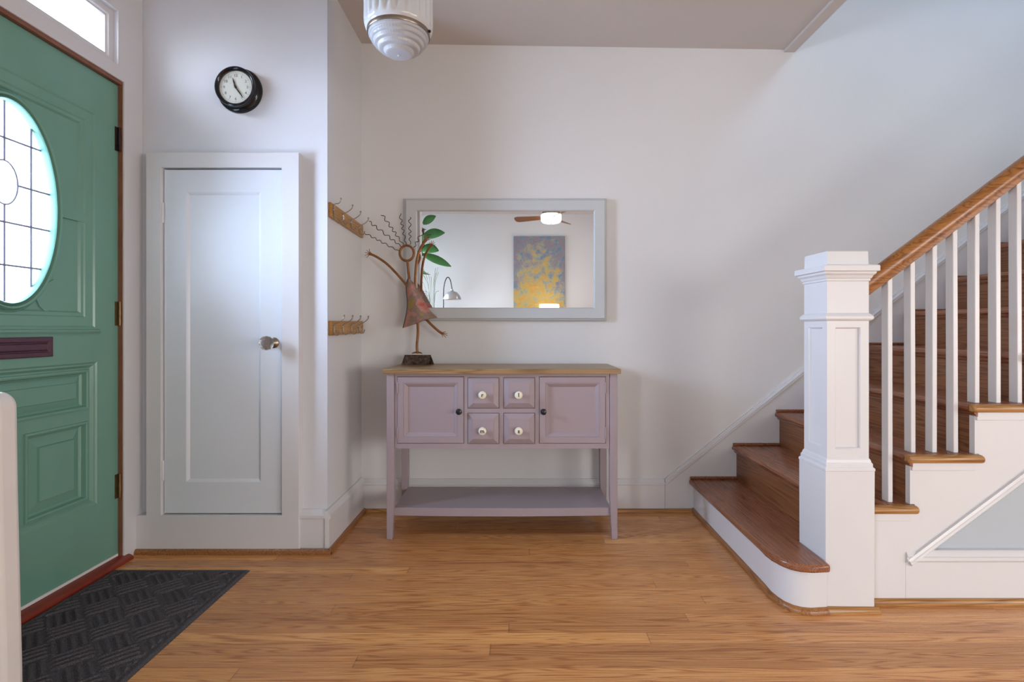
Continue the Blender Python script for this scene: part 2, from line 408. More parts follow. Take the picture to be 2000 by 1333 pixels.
def baseboard(b, x0, x1, y):                       # along x, facing -y
    b.prism([(y, 0), (y-0.018, 0), (y-0.018, 0.142), (y-0.024, 0.146), (y-0.024, 0.156), (y-0.015, 0.163), (y-0.008, 0.173), (y, 0.173)], 'x', x0, x1)
b = B(); baseboard(b, XN, 0.7715, YB); struct('baseboard_back', b, M['white'], 'tall white baseboard behind the console table', 'baseboard')
def shoe_pts(o, s, z=0.018, d=0.014): return [(o, 0), (o+s*d, 0), (o+s*d, z*0.45), (o+s*d*0.75, z*0.82), (o+s*d*0.35, z), (o, z)]
struct('trim_3', B().prism(shoe_pts(YB-0.018, -1), 'x', XN+0.02, 0.915), M['gold'], 'golden oak quarter round below the back baseboard', 'trim')

# closet bump-out joinery
YK = 2.24
b = B(); b.grid_wall([WL, -1.617, -1.553, -1.030, -0.957, -0.957+0.001], [0, 0.166, 1.674, 1.738],
        lambda u, v: (-1.553 < u < -1.030 and 0.166 < v < 1.674) or (u < -1.617 and v > 0.166), YK, YC, lambda u, v, t: (u, t, v))
struct('trim_4', b, M['white'], 'wide white casing around the narrow closet door', 'door casing', smooth=0, bevel=0.003)
b = B(); b.prism([(YC, 0), (YC-0.026, 0), (YC-0.026, 0.146), (YC-0.032, 0.150), (YC-0.032, 0.162), (YC-0.02, 0.170), (YC-0.010, 0.182), (YC, 0.182)], 'x', -0.956, XN)
b.prism([(XN, 0), (XN+0.020, 0), (XN+0.020, 0.146), (XN+0.026, 0.150), (XN+0.026, 0.162), (XN+0.017, 0.170), (XN+0.009, 0.182), (XN, 0.182)], 'y', YC-0.032, YB)
struct('baseboard_nook', b, M['white'], 'white baseboard turning the corner below the hook boards', 'baseboard')
b = B(); b.prism(shoe_pts(YK, -1, 0.022), 'x', WL, XN+0.034); b.prism(shoe_pts(XN+0.020, 1, 0.022), 'y', YK-0.012, YB-0.02)
struct('trim_5', b, M['goldy'], 'oak quarter round along the closet base', 'trim')

# ------------------------------------------------------------------ closet door
t = thing('door_2', 'narrow white one panel closet door with glass knob', 'door', (-1.30, 2.27, 0.165), kind='structure')
cx0, cx1, c0, c1 = -1.549, -1.034, 0.171, 1.668
b = B(); mp = XZ(2.256)
b.rings([[mp(cx0, c0, -0.035), mp(cx1, c0, -0.035), mp(cx1, c1, -0.035), mp(cx0, c1, -0.035)], [mp(cx0, c0, 0), mp(cx1, c0, 0), mp(cx1, c1, 0), mp(cx0, c1, 0)]], True, True, False)
p0, p1, q0, q1 = -1.454, -1.128, 0.306, 1.572
R = [mp(cx0, c0, 0), mp(cx1, c0, 0), mp(cx1, c1, 0), mp(cx0, c1, 0)]
b.rings([R, [mp(p0, q0, 0), mp(p1, q0, 0), mp(p1, q1, 0), mp(p0, q1, 0)], [mp(p0+.004, q0+.004, -0.002), mp(p1-.004, q0+.004, -0.002), mp(p1-.004, q1-.004, -0.002), mp(p0+.004, q1-.004, -0.002)],
         [mp(p0+.012, q0+.012, -0.009), mp(p1-.012, q0+.012, -0.009), mp(p1-.012, q1-.012, -0.009), mp(p0+.012, q1-.012, -0.009)]], True, False, True)
obj('door_panel', b, M['closet'], t, doubles=True, smooth=20)
kx, kz = -1.072, 0.914
b = B(); b.lathe([(0.024, 0), (0.024, -0.004), (0.016, -0.008), (0.009, -0.014), (0.009, -0.03), (0.018, -0.036), (0.022, -0.040), (0.016, -0.046)], (kx, 2.256, kz), 'y', 20)
kb = obj('knob_shank', b, M['nickel'], t, label='dark metal knob shank')
b = B(); b.lathe([(0.014, -0.044), (0.026, -0.052), (0.031, -0.062), (0.030, -0.072), (0.020, -0.082), (0.008, -0.084)], (kx, 2.256, kz), 'y', 12)
obj('knob', b, M['cutglass'], t, label='faceted clear glass knob', smooth=0)
for z in (1.480, 0.358):
    b = B(); b.lathe([(0.005, -0.037), (0.005, 0.037)], (cx0-0.002, 2.250, z), 'z', 12); b.lathe([(0.007, 0.037), (0.004, 0.045)], (cx0-0.002, 2.250, z), 'z', 10)
    b.lathe([(0.004, -0.045), (0.007, -0.037)], (cx0-0.002, 2.250, z), 'z', 10)
    obj('hinge', b, M['white'], t, label='painted white hinge')

# ------------------------------------------------------------------ front door (face at X = FD, local u along y, v = z, w towards the room)
FD = -1.685; K = 0.9912
du = lambda u: u*K
dz = lambda z: CAMZ+(z-CAMZ)*K
def DM(u, v, w_): return (FD+w_, u, v)
t = thing('door_1', 'green panelled front door with oval leaded glass', 'door', (FD, 1.73, 0.0), kind='structure')
u0, u1, z0, z1 = 1.252, 2.171, 0.028, 1.994
oc_u, oc_z, oa, ob_ = du(1.731), dz(1.4015), 0.167, 0.334
f0, f1, g0, g1 = 2*oc_u-du(2.083), du(2.083), dz(0.97), dz(1.846)      # upper frame outer
lf0, lf1, l0, l1 = f0, f1, dz(0.27), dz(0.842)                          # lower frame outer
b = B()
# back slab with oval hole between rect (f..g region) ; built as plate strips
def oval_plate(b, rect, a, c, w0, w1, seg=96):
    A, Bq, C, D = rect
    angs = set(2*PI*i/seg for i in range(seg))
    for (x, y) in ((A, C), (Bq, C), (Bq, D), (A, D)): angs.add(math.atan2(y-oc_z, x-oc_u) % (2*PI))
    angs = sorted(angs); rows = []
    for th in angs:
        dx, dy = math.cos(th), math.sin(th)
        tx = ((Bq if dx > 0 else A)-oc_u)/dx if abs(dx) > 1e-9 else 1e9
        ty = ((D if dy > 0 else C)-oc_z)/dy if abs(dy) > 1e-9 else 1e9
        k = min(tx, ty); ou, ov = oc_u+dx*k, oc_z+dy*k
        r = 1/math.sqrt((dx/a)**2+(dy/c)**2); iu, iv = oc_u+dx*r, oc_z+dy*r
        rows.append([DM(ou, ov, w0), DM(ou, ov, w1), DM(iu, iv, w1), DM(iu, iv, w0)])
    rows.append(rows[0]); b.rings(rows, True, False, False)
oval_plate(b, (f0, f1, g0, g1), oa+0.004, ob_+0.004, -0.045, -0.018)
# stiles and rails (full thickness), with stepped frame edges
def framed(rect, prof, fill):
    b.loops(rect, prof, DM, False, fill)
ST = [(u0, f0, z0, z1), (f1, u1, z0, z1), (f0, f1, g1, z1), (f0, f1, l1, g0), (f0, f1, z0, l0)]
for a_, c_, d_, e_ in ST: b.box(FD-0.045, FD, a_, c_, d_, e_)
framed((f0, f1, g0, g1), [(0, 0), (0.010, 0.0), (0.016, -0.005), (0.050, -0.006), (0.054, -0.010), (0.066, -0.010), (0.072, -0.017), (0.078, -0.0185)], False)
framed((lf0, lf1, l0, l1), [(0, 0), (0.006, -0.005), (0.012, -0.005), (0.022, -0.015), (0.026, -0.016)], False)
LP = [(2*oc_u-du(2.045), du(2.045), dz(0.665), dz(0.805)), (2*oc_u-du(2.042), 2*oc_u-du(1.797), dz(0.306), dz(0.600)), (du(1.797), du(2.042), dz(0.306), dz(0.600))]
b.grid_wall(sorted([lf0, lf1]+[v for p in LP for v in p[:2]]), sorted(set([l0, l1, dz(0.665), dz(0.805), dz(0.306), dz(0.600)])),
            lambda u, v: any(p[0] < u < p[1] and p[2] < v < p[3] for p in LP), FD-0.045, FD-0.014, lambda u, v, t_: (t_, u, v))
# tabs of the carved upper panel: flats at mid height and at the foot
for s in (-1, 1):
    e0, e1 = sorted((oc_u+s*(oa+0.026), oc_u+s*(f1-oc_u-0.05)))
    b.box(FD-0.02, FD-0.0065, e0, e1, dz(1.392), dz(1.428))
    pts = [(oc_u+s*0.155, g0+0.05), (oc_u+s*0.115, g0+0.085), (oc_u+s*0.095, g0+0.13), (oc_u+s*0.13, g0+0.16), (oc_u+s*0.172, g0+0.185), (oc_u+s*0.135, g0+0.12)]
    b.rings([[DM(p[0], p[1], -0.02) for p in pts], [DM(p[0], p[1], -0.013) for p in pts]])
door_leaf = obj('door_leaf', b, M['green'], t, smooth=25)
# lower panels
b = B()
def raised(rect, field):
    r2 = (rect[0]-0.010, rect[1]+0.010, rect[2]-0.010, rect[3]+0.010)
    b.loops(r2, [(0, -0.015), (0.002, -0.008), (0.008, -0.006), (0.013, -0.009), (0.017, -0.024), (0.024, -0.030), (0.058, -0.021), (0.061, -0.014), (0.067, -0.014)] if field else
            [(0, -0.015), (0.002, -0.008), (0.008, -0.006), (0.013, -0.009), (0.017, -0.024), (0.024, -0.030), (0.048, -0.021), (0.050, -0.017)], DM, False, True)
raised((2*oc_u-du(2.045), du(2.045), dz(0.665), dz(0.805)), False); obj('raised_panel', b, M['green'], t, smooth=20)
for s in (-1, 1):
    b = B(); a_, c_ = sorted((oc_u+s*(du(1.797)-oc_u), oc_u+s*(du(2.042)-oc_u)))
    raised((a_, c_, dz(0.306), dz(0.600)), True); obj('raised_panel', b, M['green'], t, smooth=20)
# drip ledge under the glazed panel
obj('ledge', B().prism([(FD-0.005, g0-0.014), (FD+0.012, g0-0.014), (FD+0.016, g0-0.008), (FD+0.013, g0), (FD-0.005, g0+0.006)], 'y', f0-0.004, f1+0.004), M['green'], t) if False else None
b = B(); pr = [(-0.005, g0-0.012), (0.009, g0-0.012), (0.013, g0-0.006), (0.010, g0+0.001), (-0.005, g0+0.005)]
b.rings([[(FD+p[0], f0-0.004, p[1]) for p in pr], [(FD+p[0], f1+0.004, p[1]) for p in pr]]); obj('ledge', b, M['green'], t)
# oval moulding and glass
b = B(); prof = [(0.0, -0.034), (0.0, -0.006), (0.004, 0.001), (0.008, -0.002), (0.011, -0.009), (0.015, 0.002), (0.021, 0.005), (0.026, -0.003), (0.028, -0.011), (0.033, -0.007), (0.037, -0.013), (0.038, -0.02)]
rows = []
for i in range(97):
    th = 2*PI*i/96
    rows.append([DM(oc_u+(oa+p)*math.cos(th), oc_z+(ob_+p)*math.sin(th), h) for p, h in prof])
b.rings(rows, False, False, False); obj('oval_moulding', b, M['green'], t, smooth=30, doubles=True)
b = B(); n = 64
e0 = [DM(oc_u+(oa+0.003)*math.cos(2*PI*i/n), oc_z+(ob_+0.003)*math.sin(2*PI*i/n), -0.030) for i in range(n)]
e1 = [(p[0]+0.005, p[1], p[2]) for p in e0]
b.rings([e0, e1]); pane = obj('glass_pane', b, M['frost'], t, smooth=30)
b = B(); W0 = -0.024
rc_z, ra, rb = dz(1.466), 0.046, 0.073
def came(p, q): b.tube([DM(p[0], p[1], W0), DM(q[0], q[1], W0)], 0.0036, 6)
def hw(z): return oa*math.sqrt(max(0, 1-((z-oc_z)/ob_)**2))
def hh(u): return ob_*math.sqrt(max(0, 1-((u-oc_u)/oa)**2))
for z in (dz(1.615), dz(1.333), dz(1.189)): came((oc_u-hw(z), z), (oc_u+hw(z), z))
for s in (-1, 1):
    came((oc_u+s*ra, rc_z), (oc_u+s*hw(rc_z), rc_z))
    uu = oc_u+s*0.094; came((uu, oc_z-hh(uu)), (uu, oc_z+hh(uu)))
came((oc_u, oc_z-ob_), (oc_u, rc_z-rb)); came((oc_u, rc_z+rb), (oc_u, oc_z+ob_))
b.tube([DM(oc_u+ra*math.cos(2*PI*i/40), rc_z+rb*math.sin(2*PI*i/40), W0) for i in range(41)], 0.0028, 6)
obj('lead_cames', b, M['lead'], t, label='grey lead lines of the oval window')
# mail slot
b = B(); b.loops((2*oc_u-du(1.88), du(1.88), dz(0.874), dz(0.946)), [(0, 0), (0.0, 0.006), (0.004, 0.009), (0.016, 0.009), (0.019, 0.004), (0.022, 0.004), (0.026, 0.010)], DM, True, True)
obj('mail_slot', b, M['purple'], t, label='dark purple brown metal mail slot', bevel=0.001)
for z, mt in ((1.768, 'bronze'), (1.038, 'brass'), (0.316, 'brass')):
    b = B(); b.box(FD-0.002, FD+0.003, 2.154, 2.168, z-0.05, z+0.05); b.lathe([(0.0065, -0.05), (0.0065, 0.05)], (FD+0.007, 2.172, z), 'z', 12)
    b.lathe([(0.0075, -0.017), (0.0075, 0.017)], (FD+0.007, 2.172, z), 'z', 12)
    obj('hinge', b, M[mt], t, label='dark bronze hinge' if mt == 'bronze' else 'aged brass hinge')
obj('door_sweep', B().box(FD-0.04, FD+0.004, u0+0.01, u1-0.004, 0.024, 0.034), M['cream'], t, label='pale strip at the door foot')
# threshold and jamb
b = B(); b.prism([(FD-0.11, 0), (-1.636, 0), (-1.638, 0.012), (-1.652, 0.022), (-1.668, 0.024), (-1.672, 0.028), (FD-0.11, 0.030)], 'y', 1.20, 2.1935) if False else b.rings(
    [[(p[0], yy, p[1]) for p in [(FD-0.11, 0), (-1.636, 0), (-1.638, 0.012), (-1.652, 0.020), (-1.664, 0.021), (-1.668, 0.0225), (FD-0.11, 0.0235)]] for yy in (1.20, 2.195)])
struct('trim_6', b, M['red'], 'red painted threshold under the front door', 'threshold')
b = B(); b.box(WL-0.06, WL+0.001, 2.1722, 2.185, 0.0, 2.000); b.box(WL-0.06, WL+0.001, 1.24, 2.185, 1.9965, 2.0125)
struct('trim_7', b, M['jamb'], 'red brown stained jamb around the green door', 'door jamb', smooth=0)
# casing (flat white boards), transom sash
b = B(); XC = WL+0.009
b.grid_wall([1.10, DU0, TU0, 2.142, 2.1745, YC-0.0], [0.0, 2.010, TZ0, TZ1, 2.45],
            lambda u, v: (DU0 < u < 2.1745 and v < 2.010) or (TU0 < u < 2.142 and TZ0 < v < TZ1), WL, XC, lambda u, v, t_: (t_, u, v))
struct('trim_8', b, M['white'], 'flat white casing around front door and transom', 'door casing', smooth=0, bevel=0.002)
t = thing('window_1', 'transom window over the green front door', 'window', (WL-0.03, 1.72, TZ0), kind='structure')
b = B(); mpw = lambda u, v, h: (WL-0.035+h, u, v)
b.loops((TU0+0.0005, TU1-0.0005, TZ0+0.0005, TZ1-0.0005), [(0, 0.0), (0, 0.022), (0.024, 0.022), (0.028, 0.014), (0.034, 0.014), (0.036, 0.004), (0.036, -0.012), (0, -0.012), (0, 0.0)], mpw, False, False)
obj('sash', b, M['white'], t)
b = B(); b.box(WL-0.036, WL-0.032, TU0+0.03, TU1-0.03, TZ0+0.03, TZ1-0.03); obj('glass_pane', b, M['glass'], t)
# living room windows added for fill light, plus the stairwell window (out of view)
def sash(name, rect, mp, hz):
    t = thing(name, 'unseen window', 'window', mp(*[(rect[0]+rect[1])/2, rect[2]], 0), kind='structure'); t['label'] = hz
    b = B(); b.loops(rect, [(0, 0), (0, 0.05), (0.05, 0.05), (0.05, 0), (0, 0)], mp, False, False)
    m_ = (rect[2]+rect[3])/2; u0_, u1_ = rect[0]+0.05, rect[1]-0.05
    c = [mp(u0_, m_-0.02, 0.01), mp(u1_, m_-0.02, 0.01), mp(u1_, m_+0.02, 0.01), mp(u0_, m_+0.02, 0.01)]
    d = [mp(u0_, m_-0.02, 0.04), mp(u1_, m_-0.02, 0.04), mp(u1_, m_+0.02, 0.04), mp(u0_, m_+0.02, 0.04)]
    b.rings([c, d]); obj('sash', b, M['white'], t)
    b = B(); b.face([mp(rect[0]+.04, rect[2]+.04, 0.025), mp(rect[1]-.04, rect[2]+.04, 0.025), mp(rect[1]-.04, rect[3]-.04, 0.025), mp(rect[0]+.04, rect[3]-.04, 0.025)])
    obj('glass_pane', b, M['glass'], t)
sash('added_window_2', (-1.95, -0.65, 0.85, 2.15), lambda u, v, h: (WL-0.1+h, u, v), 'added living room window for fill light, in the front wall of the house')
sash('added_window_3', (-1.85, 0.05, 0.50, 1.70), lambda u, v, h: (XR+0.08-h, u, v), 'added window for fill light in the far right wall of the living room')
sash('added_window_4', (1.85, 3.35, 0.50, 1.70), lambda u, v, h: (u, YF-0.08+h, v), 'added window for fill light in the wall behind the camera')
sash('window_5', (2.4, 3.4, 3.6, 4.8), lambda u, v, h: (u, 0.32+h, v), 'upper window lighting the stairs')
# porch outside
struct('floor_porch', B().box(-5.2, WL-0.15, -2.4, 5.0, -0.2, -0.1), paint('porch_deck_paint', (150, 150, 150), 0.7), 'grey porch deck outside', 'porch floor', smooth=0)
b = B(); b.box(-3.24, -3.16, 3.64, 3.72, -0.1, 3.6); b.box(-3.27, -3.13, 3.61, 3.75, -0.1, 0.08); b.box(-3.26, -3.14, 3.62, 3.74, 3.45, 3.6)
tag(obj('porch_post', b, paint('porch_post_paint', (206, 202, 206), 0.6), bevel=0.006), 'pale porch post outside, seen through the transom', 'post')

# ------------------------------------------------------------------ wall clock
ckx, ckz = -1.229, 2.021
t = thing('wall_clock', 'round black wall clock above the closet door', 'clock', (ckx, YC, ckz))
b = B(); b.lathe([(0.0975, 0.0), (0.0985, -0.006), (0.096, -0.011), (0.089, -0.013), (0.085, -0.016), (0.080, -0.021), (0.0775, -0.030), (0.079, -0.036), (0.085, -0.040), (0.0870, -0.045), (0.0855, -0.051), (0.0815, -0.053), (0.0755, -0.050), (0.0715, -0.044), (0.0700, -0.038), (0.0, -0.038)], (ckx, YC, ckz), 'y', 72, True, False)
obj('case', b, M['black'], t, smooth=40)
b = B(); b.lathe([(0.0705, -0.0383), (0.0705, -0.0392)], (ckx, YC, ckz), 'y', 56); obj('dial', b, M['dial'], t)
yd = YC-0.0393
b = B()
for h in range(12):
    a = 2*PI*h/12; r = 0.0505; cx_, cz_ = ckx+r*math.sin(a), ckz+r*math.cos(a)
    text_bm(b, str(h or 12), 0.0165, lambda u, v, w_: (cx_+u, yd-0.0002-w_*0.3, cz_+v))
for k in range(60):
    a = 2*PI*k/60; r0, r1 = (0.0600, 0.0645) if k % 5 == 0 else (0.0618, 0.0645); hw_ = 0.0007 if k % 5 == 0 else 0.0004
    s_, c_ = math.sin(a), math.cos(a)
    b.face([(ckx+r0*s_-hw_*c_, yd-0.0004, ckz+r0*c_+hw_*s_), (ckx+r0*s_+hw_*c_, yd-0.0004, ckz+r0*c_-hw_*s_), (ckx+r1*s_+hw_*c_, yd-0.0004, ckz+r1*c_-hw_*s_), (ckx+r1*s_-hw_*c_, yd-0.0004, ckz+r1*c_+hw_*s_)])
obj('numerals', b, M['ink'], t, smooth=0)
def hand(name, deg, L, tail, wd, y):
    a = math.radians(deg); s_, c_ = math.sin(a), math.cos(a); b = B()
    P = [(-tail, wd*0.5), (0, wd), (L*0.55, wd*1.1), (L*0.75, wd*0.7), (L, 0.0004)]
    pts = [(ckx+l*s_+k*c_, ckz+l*c_-k*s_) for l, k in P]+[(ckx+l*s_-k*c_, ckz+l*c_+k*s_) for l, k in reversed(P)]
    b.rings([[(p[0], y, p[1]) for p in pts], [(p[0], y-0.0008, p[1]) for p in pts]]); obj(name, b, M['black'], t, smooth=0)
hand('hour_hand', 343, 0.042, 0.006, 0.0030, yd-0.0025); hand('minute_hand', 144, 0.060, 0.010, 0.0026, yd-0.0040)
obj('hand_hub', B().lathe([(0.0055, -0.0003), (0.0055, -0.005), (0.003, -0.006)], (ckx, yd, ckz), 'y', 16), M['black'], t)
b = B(); b.lathe([(0.0722, -0.0445), (0.0722, -0.0455)], (ckx, YC, ckz), 'y', 48); obj('glass_cover', b, M['clockglass'], t)

# ------------------------------------------------------------------ hook boards on the nook wall
def hook_board(label, z0_, dz_end, seedv):
    y0_, y1_ = YC+0.008, YB-0.012
    t = thing('hook_board', label, 'coat rack', (XN, (y0_+y1_)/2, z0_))
    b = B(); x0_, x1_ = XN, XN+0.014
    pts = [(y0_, z0_-0.033), (y1_, z0_-0.033+dz_end), (y1_, z0_+0.033+dz_end), (y0_, z0_+0.033)]
    b.rings([[(x0_, p[0], p[1]) for p in pts], [(x1_, p[0], p[1]) for p in pts]]); obj('backing_board', b, M['board'], t, bevel=0.003)
    for i, yy in enumerate((2.314, 2.434, 2.555, 2.685)):
        zz = z0_+dz_end*(yy-y0_)/(y1_-y0_); b = B()
        P = [(0.048, 0.054), (0.0465, 0.045), (0.040, 0.037), (0.024, 0.025), (0.008, 0.018), (0.004, 0.012), (0.0035, 0.0), (0.0035, -0.016), (0.006, -0.026), (0.012, -0.032), (0.020, -0.031), (0.026, -0.025), (0.028, -0.016)]
        if seedv and i == 0: P = [(0.034, 0.052), (0.031, 0.040), (0.024, 0.033), (0.014, 0.032), (0.006, 0.030), (0.004, 0.016), (0.0035, 0.0)]+[(0.0035, -0.022), (0.008, -0.042), (0.020, -0.054), (0.036, -0.052), (0.046, -0.038), (0.047, -0.022)]
        b.tube([(x1_+p, yy, zz+q) for p, q in P], 0.0024, 8)
        b.sphere((x1_+P[0][0], yy, zz+P[0][1]+0.002), 0.0045, 10, 8); b.sphere((x1_+P[-1][0], yy, zz+P[-1][1]), 0.0042, 10, 8)
        b.lathe([(0.0055, 0), (0.0055, 0.0035), (0.003, 0.005)], (x1_, yy-0.001, zz+0.004), 'x', 10)
        obj('hook', b, M['hook'], t, smooth=60)
hook_board('upper oak hook board with four wire hooks, level with the mirror top', 1.503, -0.012, 1)
hook_board('lower oak hook board with four wire hooks, below the other board', 0.977, 0.006, 0)

# ------------------------------------------------------------------ console table
CX = -0.0815
t = thing('console_table', 'mauve painted console table with oak top, two doors and four small drawers', 'console table', (CX, 2.55, 0))
yf = 2.390
b = B(); b.loops((CX-0.546, CX+0.546, 2.373, 2.735), [(0, 0.767), (0, 0.788), (0.002, 0.790), (0.058, 0.790), (0.0595, 0.7885), (0.061, 0.790)], lambda u, v, h: (u, v, h), True, True)
obj('tabletop', b, M['top'], t, bevel=0.0015)
for sx in (-1, 1):
    for y0_, y1_ in ((yf, yf+0.035), (2.690, 2.725)):
        o_ = CX+sx*0.5335; i_ = CX+sx*0.4985; a_, c_ = min(o_, i_), max(o_, i_)
        it = CX+sx*0.507; a2, c2 = min(o_, it), max(o_, it)
        yb0, yb1 = (y0_, y1_-0.009) if y0_ < 2.5 else (y0_+0.009, y1_)
        b = B(); b.rings([[(a2, yb0, 0), (c2, yb0, 0), (c2, yb1, 0), (a2, yb1, 0)], [(a_, y0_, 0.20), (c_, y0_, 0.20), (c_, y1_, 0.20), (a_, y1_, 0.20)], [(a_, y0_, 0.767), (c_, y0_, 0.767), (c_, y1_, 0.767), (a_, y1_, 0.767)]])
        obj('leg', b, M['mauve'], t, bevel=0.002)
xl, xr = CX-0.497, CX+0.497
DRX = [(-0.2395, -0.0965), (-0.0735, 0.0690)]; DRZ = [(0.6075, 0.7475), (0.4435, 0.5835)]
DOX = [(-0.5650, -0.2595), (0.0920, 0.3965)]; DOZ = (0.4455, 0.7515)
b = B()
def inh2(u, v):
    return any(a < u < c and DOZ[0]-.002 < v < DOZ[1]+.002 for a, c in [(p-.002, q+.002) for p, q in DOX]) or any(p-.002 < u < q+.002 and r_-.002 < v < s_+.002 for p, q in DRX for r_, s_ in DRZ)
us = sorted([xl, xr]+[v+s for p in DOX+DRX for v, s in ((p[0], -.002), (p[1], .002))]); vs = sorted([0.420, 0.767, DOZ[0]-.002, DOZ[1]+.002]+[v+s for p in DRZ for v, s in ((p[0], -.002), (p[1], .002))])
b.grid_wall(us, vs, inh2, yf+0.006, yf+0.024, lambda u, v, w_: (u, w_, v)); obj('face_frame', b, M['mauve'], t, smooth=0)
b = B(); b.box(xl, xr, yf+0.024, 2.705, 0.425, 0.767); obj('cabinet_body', b, M['mauve'], t, smooth=0)
for (a_, c_), s in zip(DOX, (-1, 1)):
    mp = XZ(yf+0.004); b = B()
    b.loops((a_, c_, *DOZ), [(0, -0.018), (0, 0.0), (0.001, 0.001), (0.026, 0.001), (0.028, -0.001), (0.030, 0.000), (0.034, -0.002), (0.044, -0.010), (0.047, -0.0125)], mp, True, True)
    d = obj('door', b, M['mauve'], t, smooth=20, label='left cabinet door' if s < 0 else 'right cabinet door')
    kx = -0.279 if s < 0 else 0.1095
    b = B(); b.lathe([(0.006, 0), (0.0045, -0.006), (0.0045, -0.012), (0.0125, -0.016), (0.0145, -0.021), (0.0125, -0.026), (0.006, -0.029)], (kx, yf+0.003, 0.593), 'y', 20); obj('knob', b, M['blackiron'], d, label='small round black knob')
    hx = a_-0.001 if s < 0 else c_+0.001
    for z in (0.702, 0.492):
        b = B(); b.lathe([(0.0035, -0.026), (0.0045, -0.022), (0.0045, 0.022), (0.0035, 0.026)], (hx, yf+0.003, z), 'z', 10); obj('hinge', b, M['mauve'], d)
LET = [['r', 'l'], ['m', 's']]
for i, (a_, c_) in enumerate(DRX):
    for j, (r_, s_) in enumerate(DRZ):
        mp = XZ(yf+0.004); b = B()
        b.loops((a_, c_, r_, s_), [(0, -0.02), (0, 0.000), (0.0015, 0.0015), (0.020, 0.012), (0.022, 0.0125), (0.024, 0.0145), (0.026, 0.0145)], mp, True, True)
        L = LET[j][i]
        d = obj('drawer', b, M['mauve'], t, smooth=15, label='drawer with the %s knob' % L)
        kx, kz = (a_+c_)/2-0.002, (r_+s_)/2-0.006; yk = yf+0.004-0.0145
        b = B(); b.lathe([(0.008, 0), (0.006, -0.006), (0.007, -0.012), (0.017, -0.016), (0.0188, -0.021), (0.0175, -0.026), (0.012, -0.029), (0.0, -0.0295)], (kx, yk, kz), 'y', 28, True, False); obj('knob', b, M['porcelain'], d, label='ivory porcelain knob', smooth=50)
        b = B(); text_bm(b, L, 0.025, lambda u, v, w_: (kx+u, yk-0.0297-w_*0.3, kz+v+0.001), bold=0.0007); obj('knob_letter', b, M['ink'], d, smooth=0)
b = B(); pts = []
for i in range(13):
    f = i/12; pts.append((CX-0.505+1.01*f, 2.408-0.012*math.sin(PI*f)))
pts += [(CX+0.505, 2.715), (CX-0.505, 2.715)]
b.prism(pts, 'z', 0.104, 0.142); obj('shelf', b, M['mauve'], t, bevel=0.002)

# ------------------------------------------------------------------ mirror
t = thing('wall_mirror', 'wide mirror in a flat pale grey frame above the console table', 'mirror', (-0.076, YB, 1.0166))
mx0, mx1, mz0, mz1 = -0.614, 0.4625, 1.0166, 1.668
b = B(); b.loops((mx0, mx1, mz0, mz1), [(0, 0.0), (0, 0.018), (0.003, 0.024), (0.010, 0.028), (0.014, 0.035), (0.064, 0.033), (0.067, 0.030), (0.070, 0.022), (0.070, 0.0), (0, 0.0)], XZ(YB), False, False)
obj('frame', b, M['mirrorframe'], t, smooth=20, doubles=True)
b = B(); b.box(mx0+0.0695, mx1-0.0695, YB-0.020, YB-0.002, mz0+0.0695, mz1-0.0695); obj('mirror_glass', b, M['mirror'], t, smooth=0)

# ------------------------------------------------------------------ sculpture on the console
SY = 2.668; sc = 1011/SY
def px(x, y, d=0.0): return Vector(((x-1015)/sc, SY+d, CAMZ+(642-y)/sc))
t = thing('figure_sculpture', 'rusty metal figure with wild wire hair on the left end of the console table', 'sculpture', (-0.52, SY, 0.79))
zt = 0.790
b = B(); ridge = zt+0.050
fl, fr, rl, rr = -0.604, -0.466, -0.593, -0.459
A = [(fl, SY-0.028, zt), (rl, SY, ridge), (fl+0.012, SY+0.030, zt), (fl+0.012, SY+0.027, zt), (rl+0.001, SY, ridge-0.004), (fl, SY-0.025, zt)]
C = [(fr, SY-0.028, zt), (rr, SY, ridge), (fr+0.020, SY+0.030, zt), (fr+0.020, SY+0.027, zt), (rr+0.001, SY, ridge-0.004), (fr, SY-0.025, zt)]
b.rings([A, C]); obj('base', b, M['hammered'], t, smooth=0, label='tent shaped dark hammered metal base')
def smoothpath(P, n=6):
    P = [Vector(p) for p in P]; out = []
    for i in range(len(P)-1):
        p0, p1, p2, p3 = P[max(i-1, 0)], P[i], P[i+1], P[min(i+2, len(P)-1)]
        for k in range(n):
            u = k/n; out.append(0.5*((2*p1)+(p2-p0)*u+(2*p0-5*p1+4*p2-p3)*u*u+(3*p1-p0-3*p2+p3)*u**3))
    out.append(P[-1]); return out
b = B(); P = smoothpath([px(815.5, 691), px(814.3, 676), px(816, 655), px(816.2, 640), px(815.5, 622)]); b.tube(P, 0.0066, 10)
for a_ in (-1, 1): b.tube([px(815, 688), px(815+a_*5, 689.0, -0.004), px(815+a_*10, 690.5, -0.006)], [0.005, 0.004, 0.002], 8)
b.tube([px(815, 688), px(815, 690.5, -0.016)], [0.005, 0.002], 8)
obj('leg', b, M['rust'], t, smooth=60, label='standing leg')
def fingers(b, root, tips, r=0.0019):
    for q in tips:
        m_ = root.lerp(q, 0.5)+Vector((0, -0.001, 0)); b.tube([root, m_, q], [r*1.5, r, r*0.7], 6)
b = B(); P = smoothpath([px(826, 615), px(834, 626), px(846, 638), px(857, 647.5), px(864, 652)]); b.tube(P, [0.0066]*(len(P)-3)+[0.0066, 0.0072, 0.0058], 10)
fingers(b, px(862.5, 651), [px(870.5, 648), px(874, 652), px(874.5, 656), px(871, 659.5), px(865, 659.5)])
obj('leg', b, M['rust'], t, smooth=60, label='leg kicked out to the right')
rowsL = [(797, 545.5), (794, 556), (794, 568), (795.5, 582), (796, 596), (794.5, 610), (791, 627), (787.3, 641)]
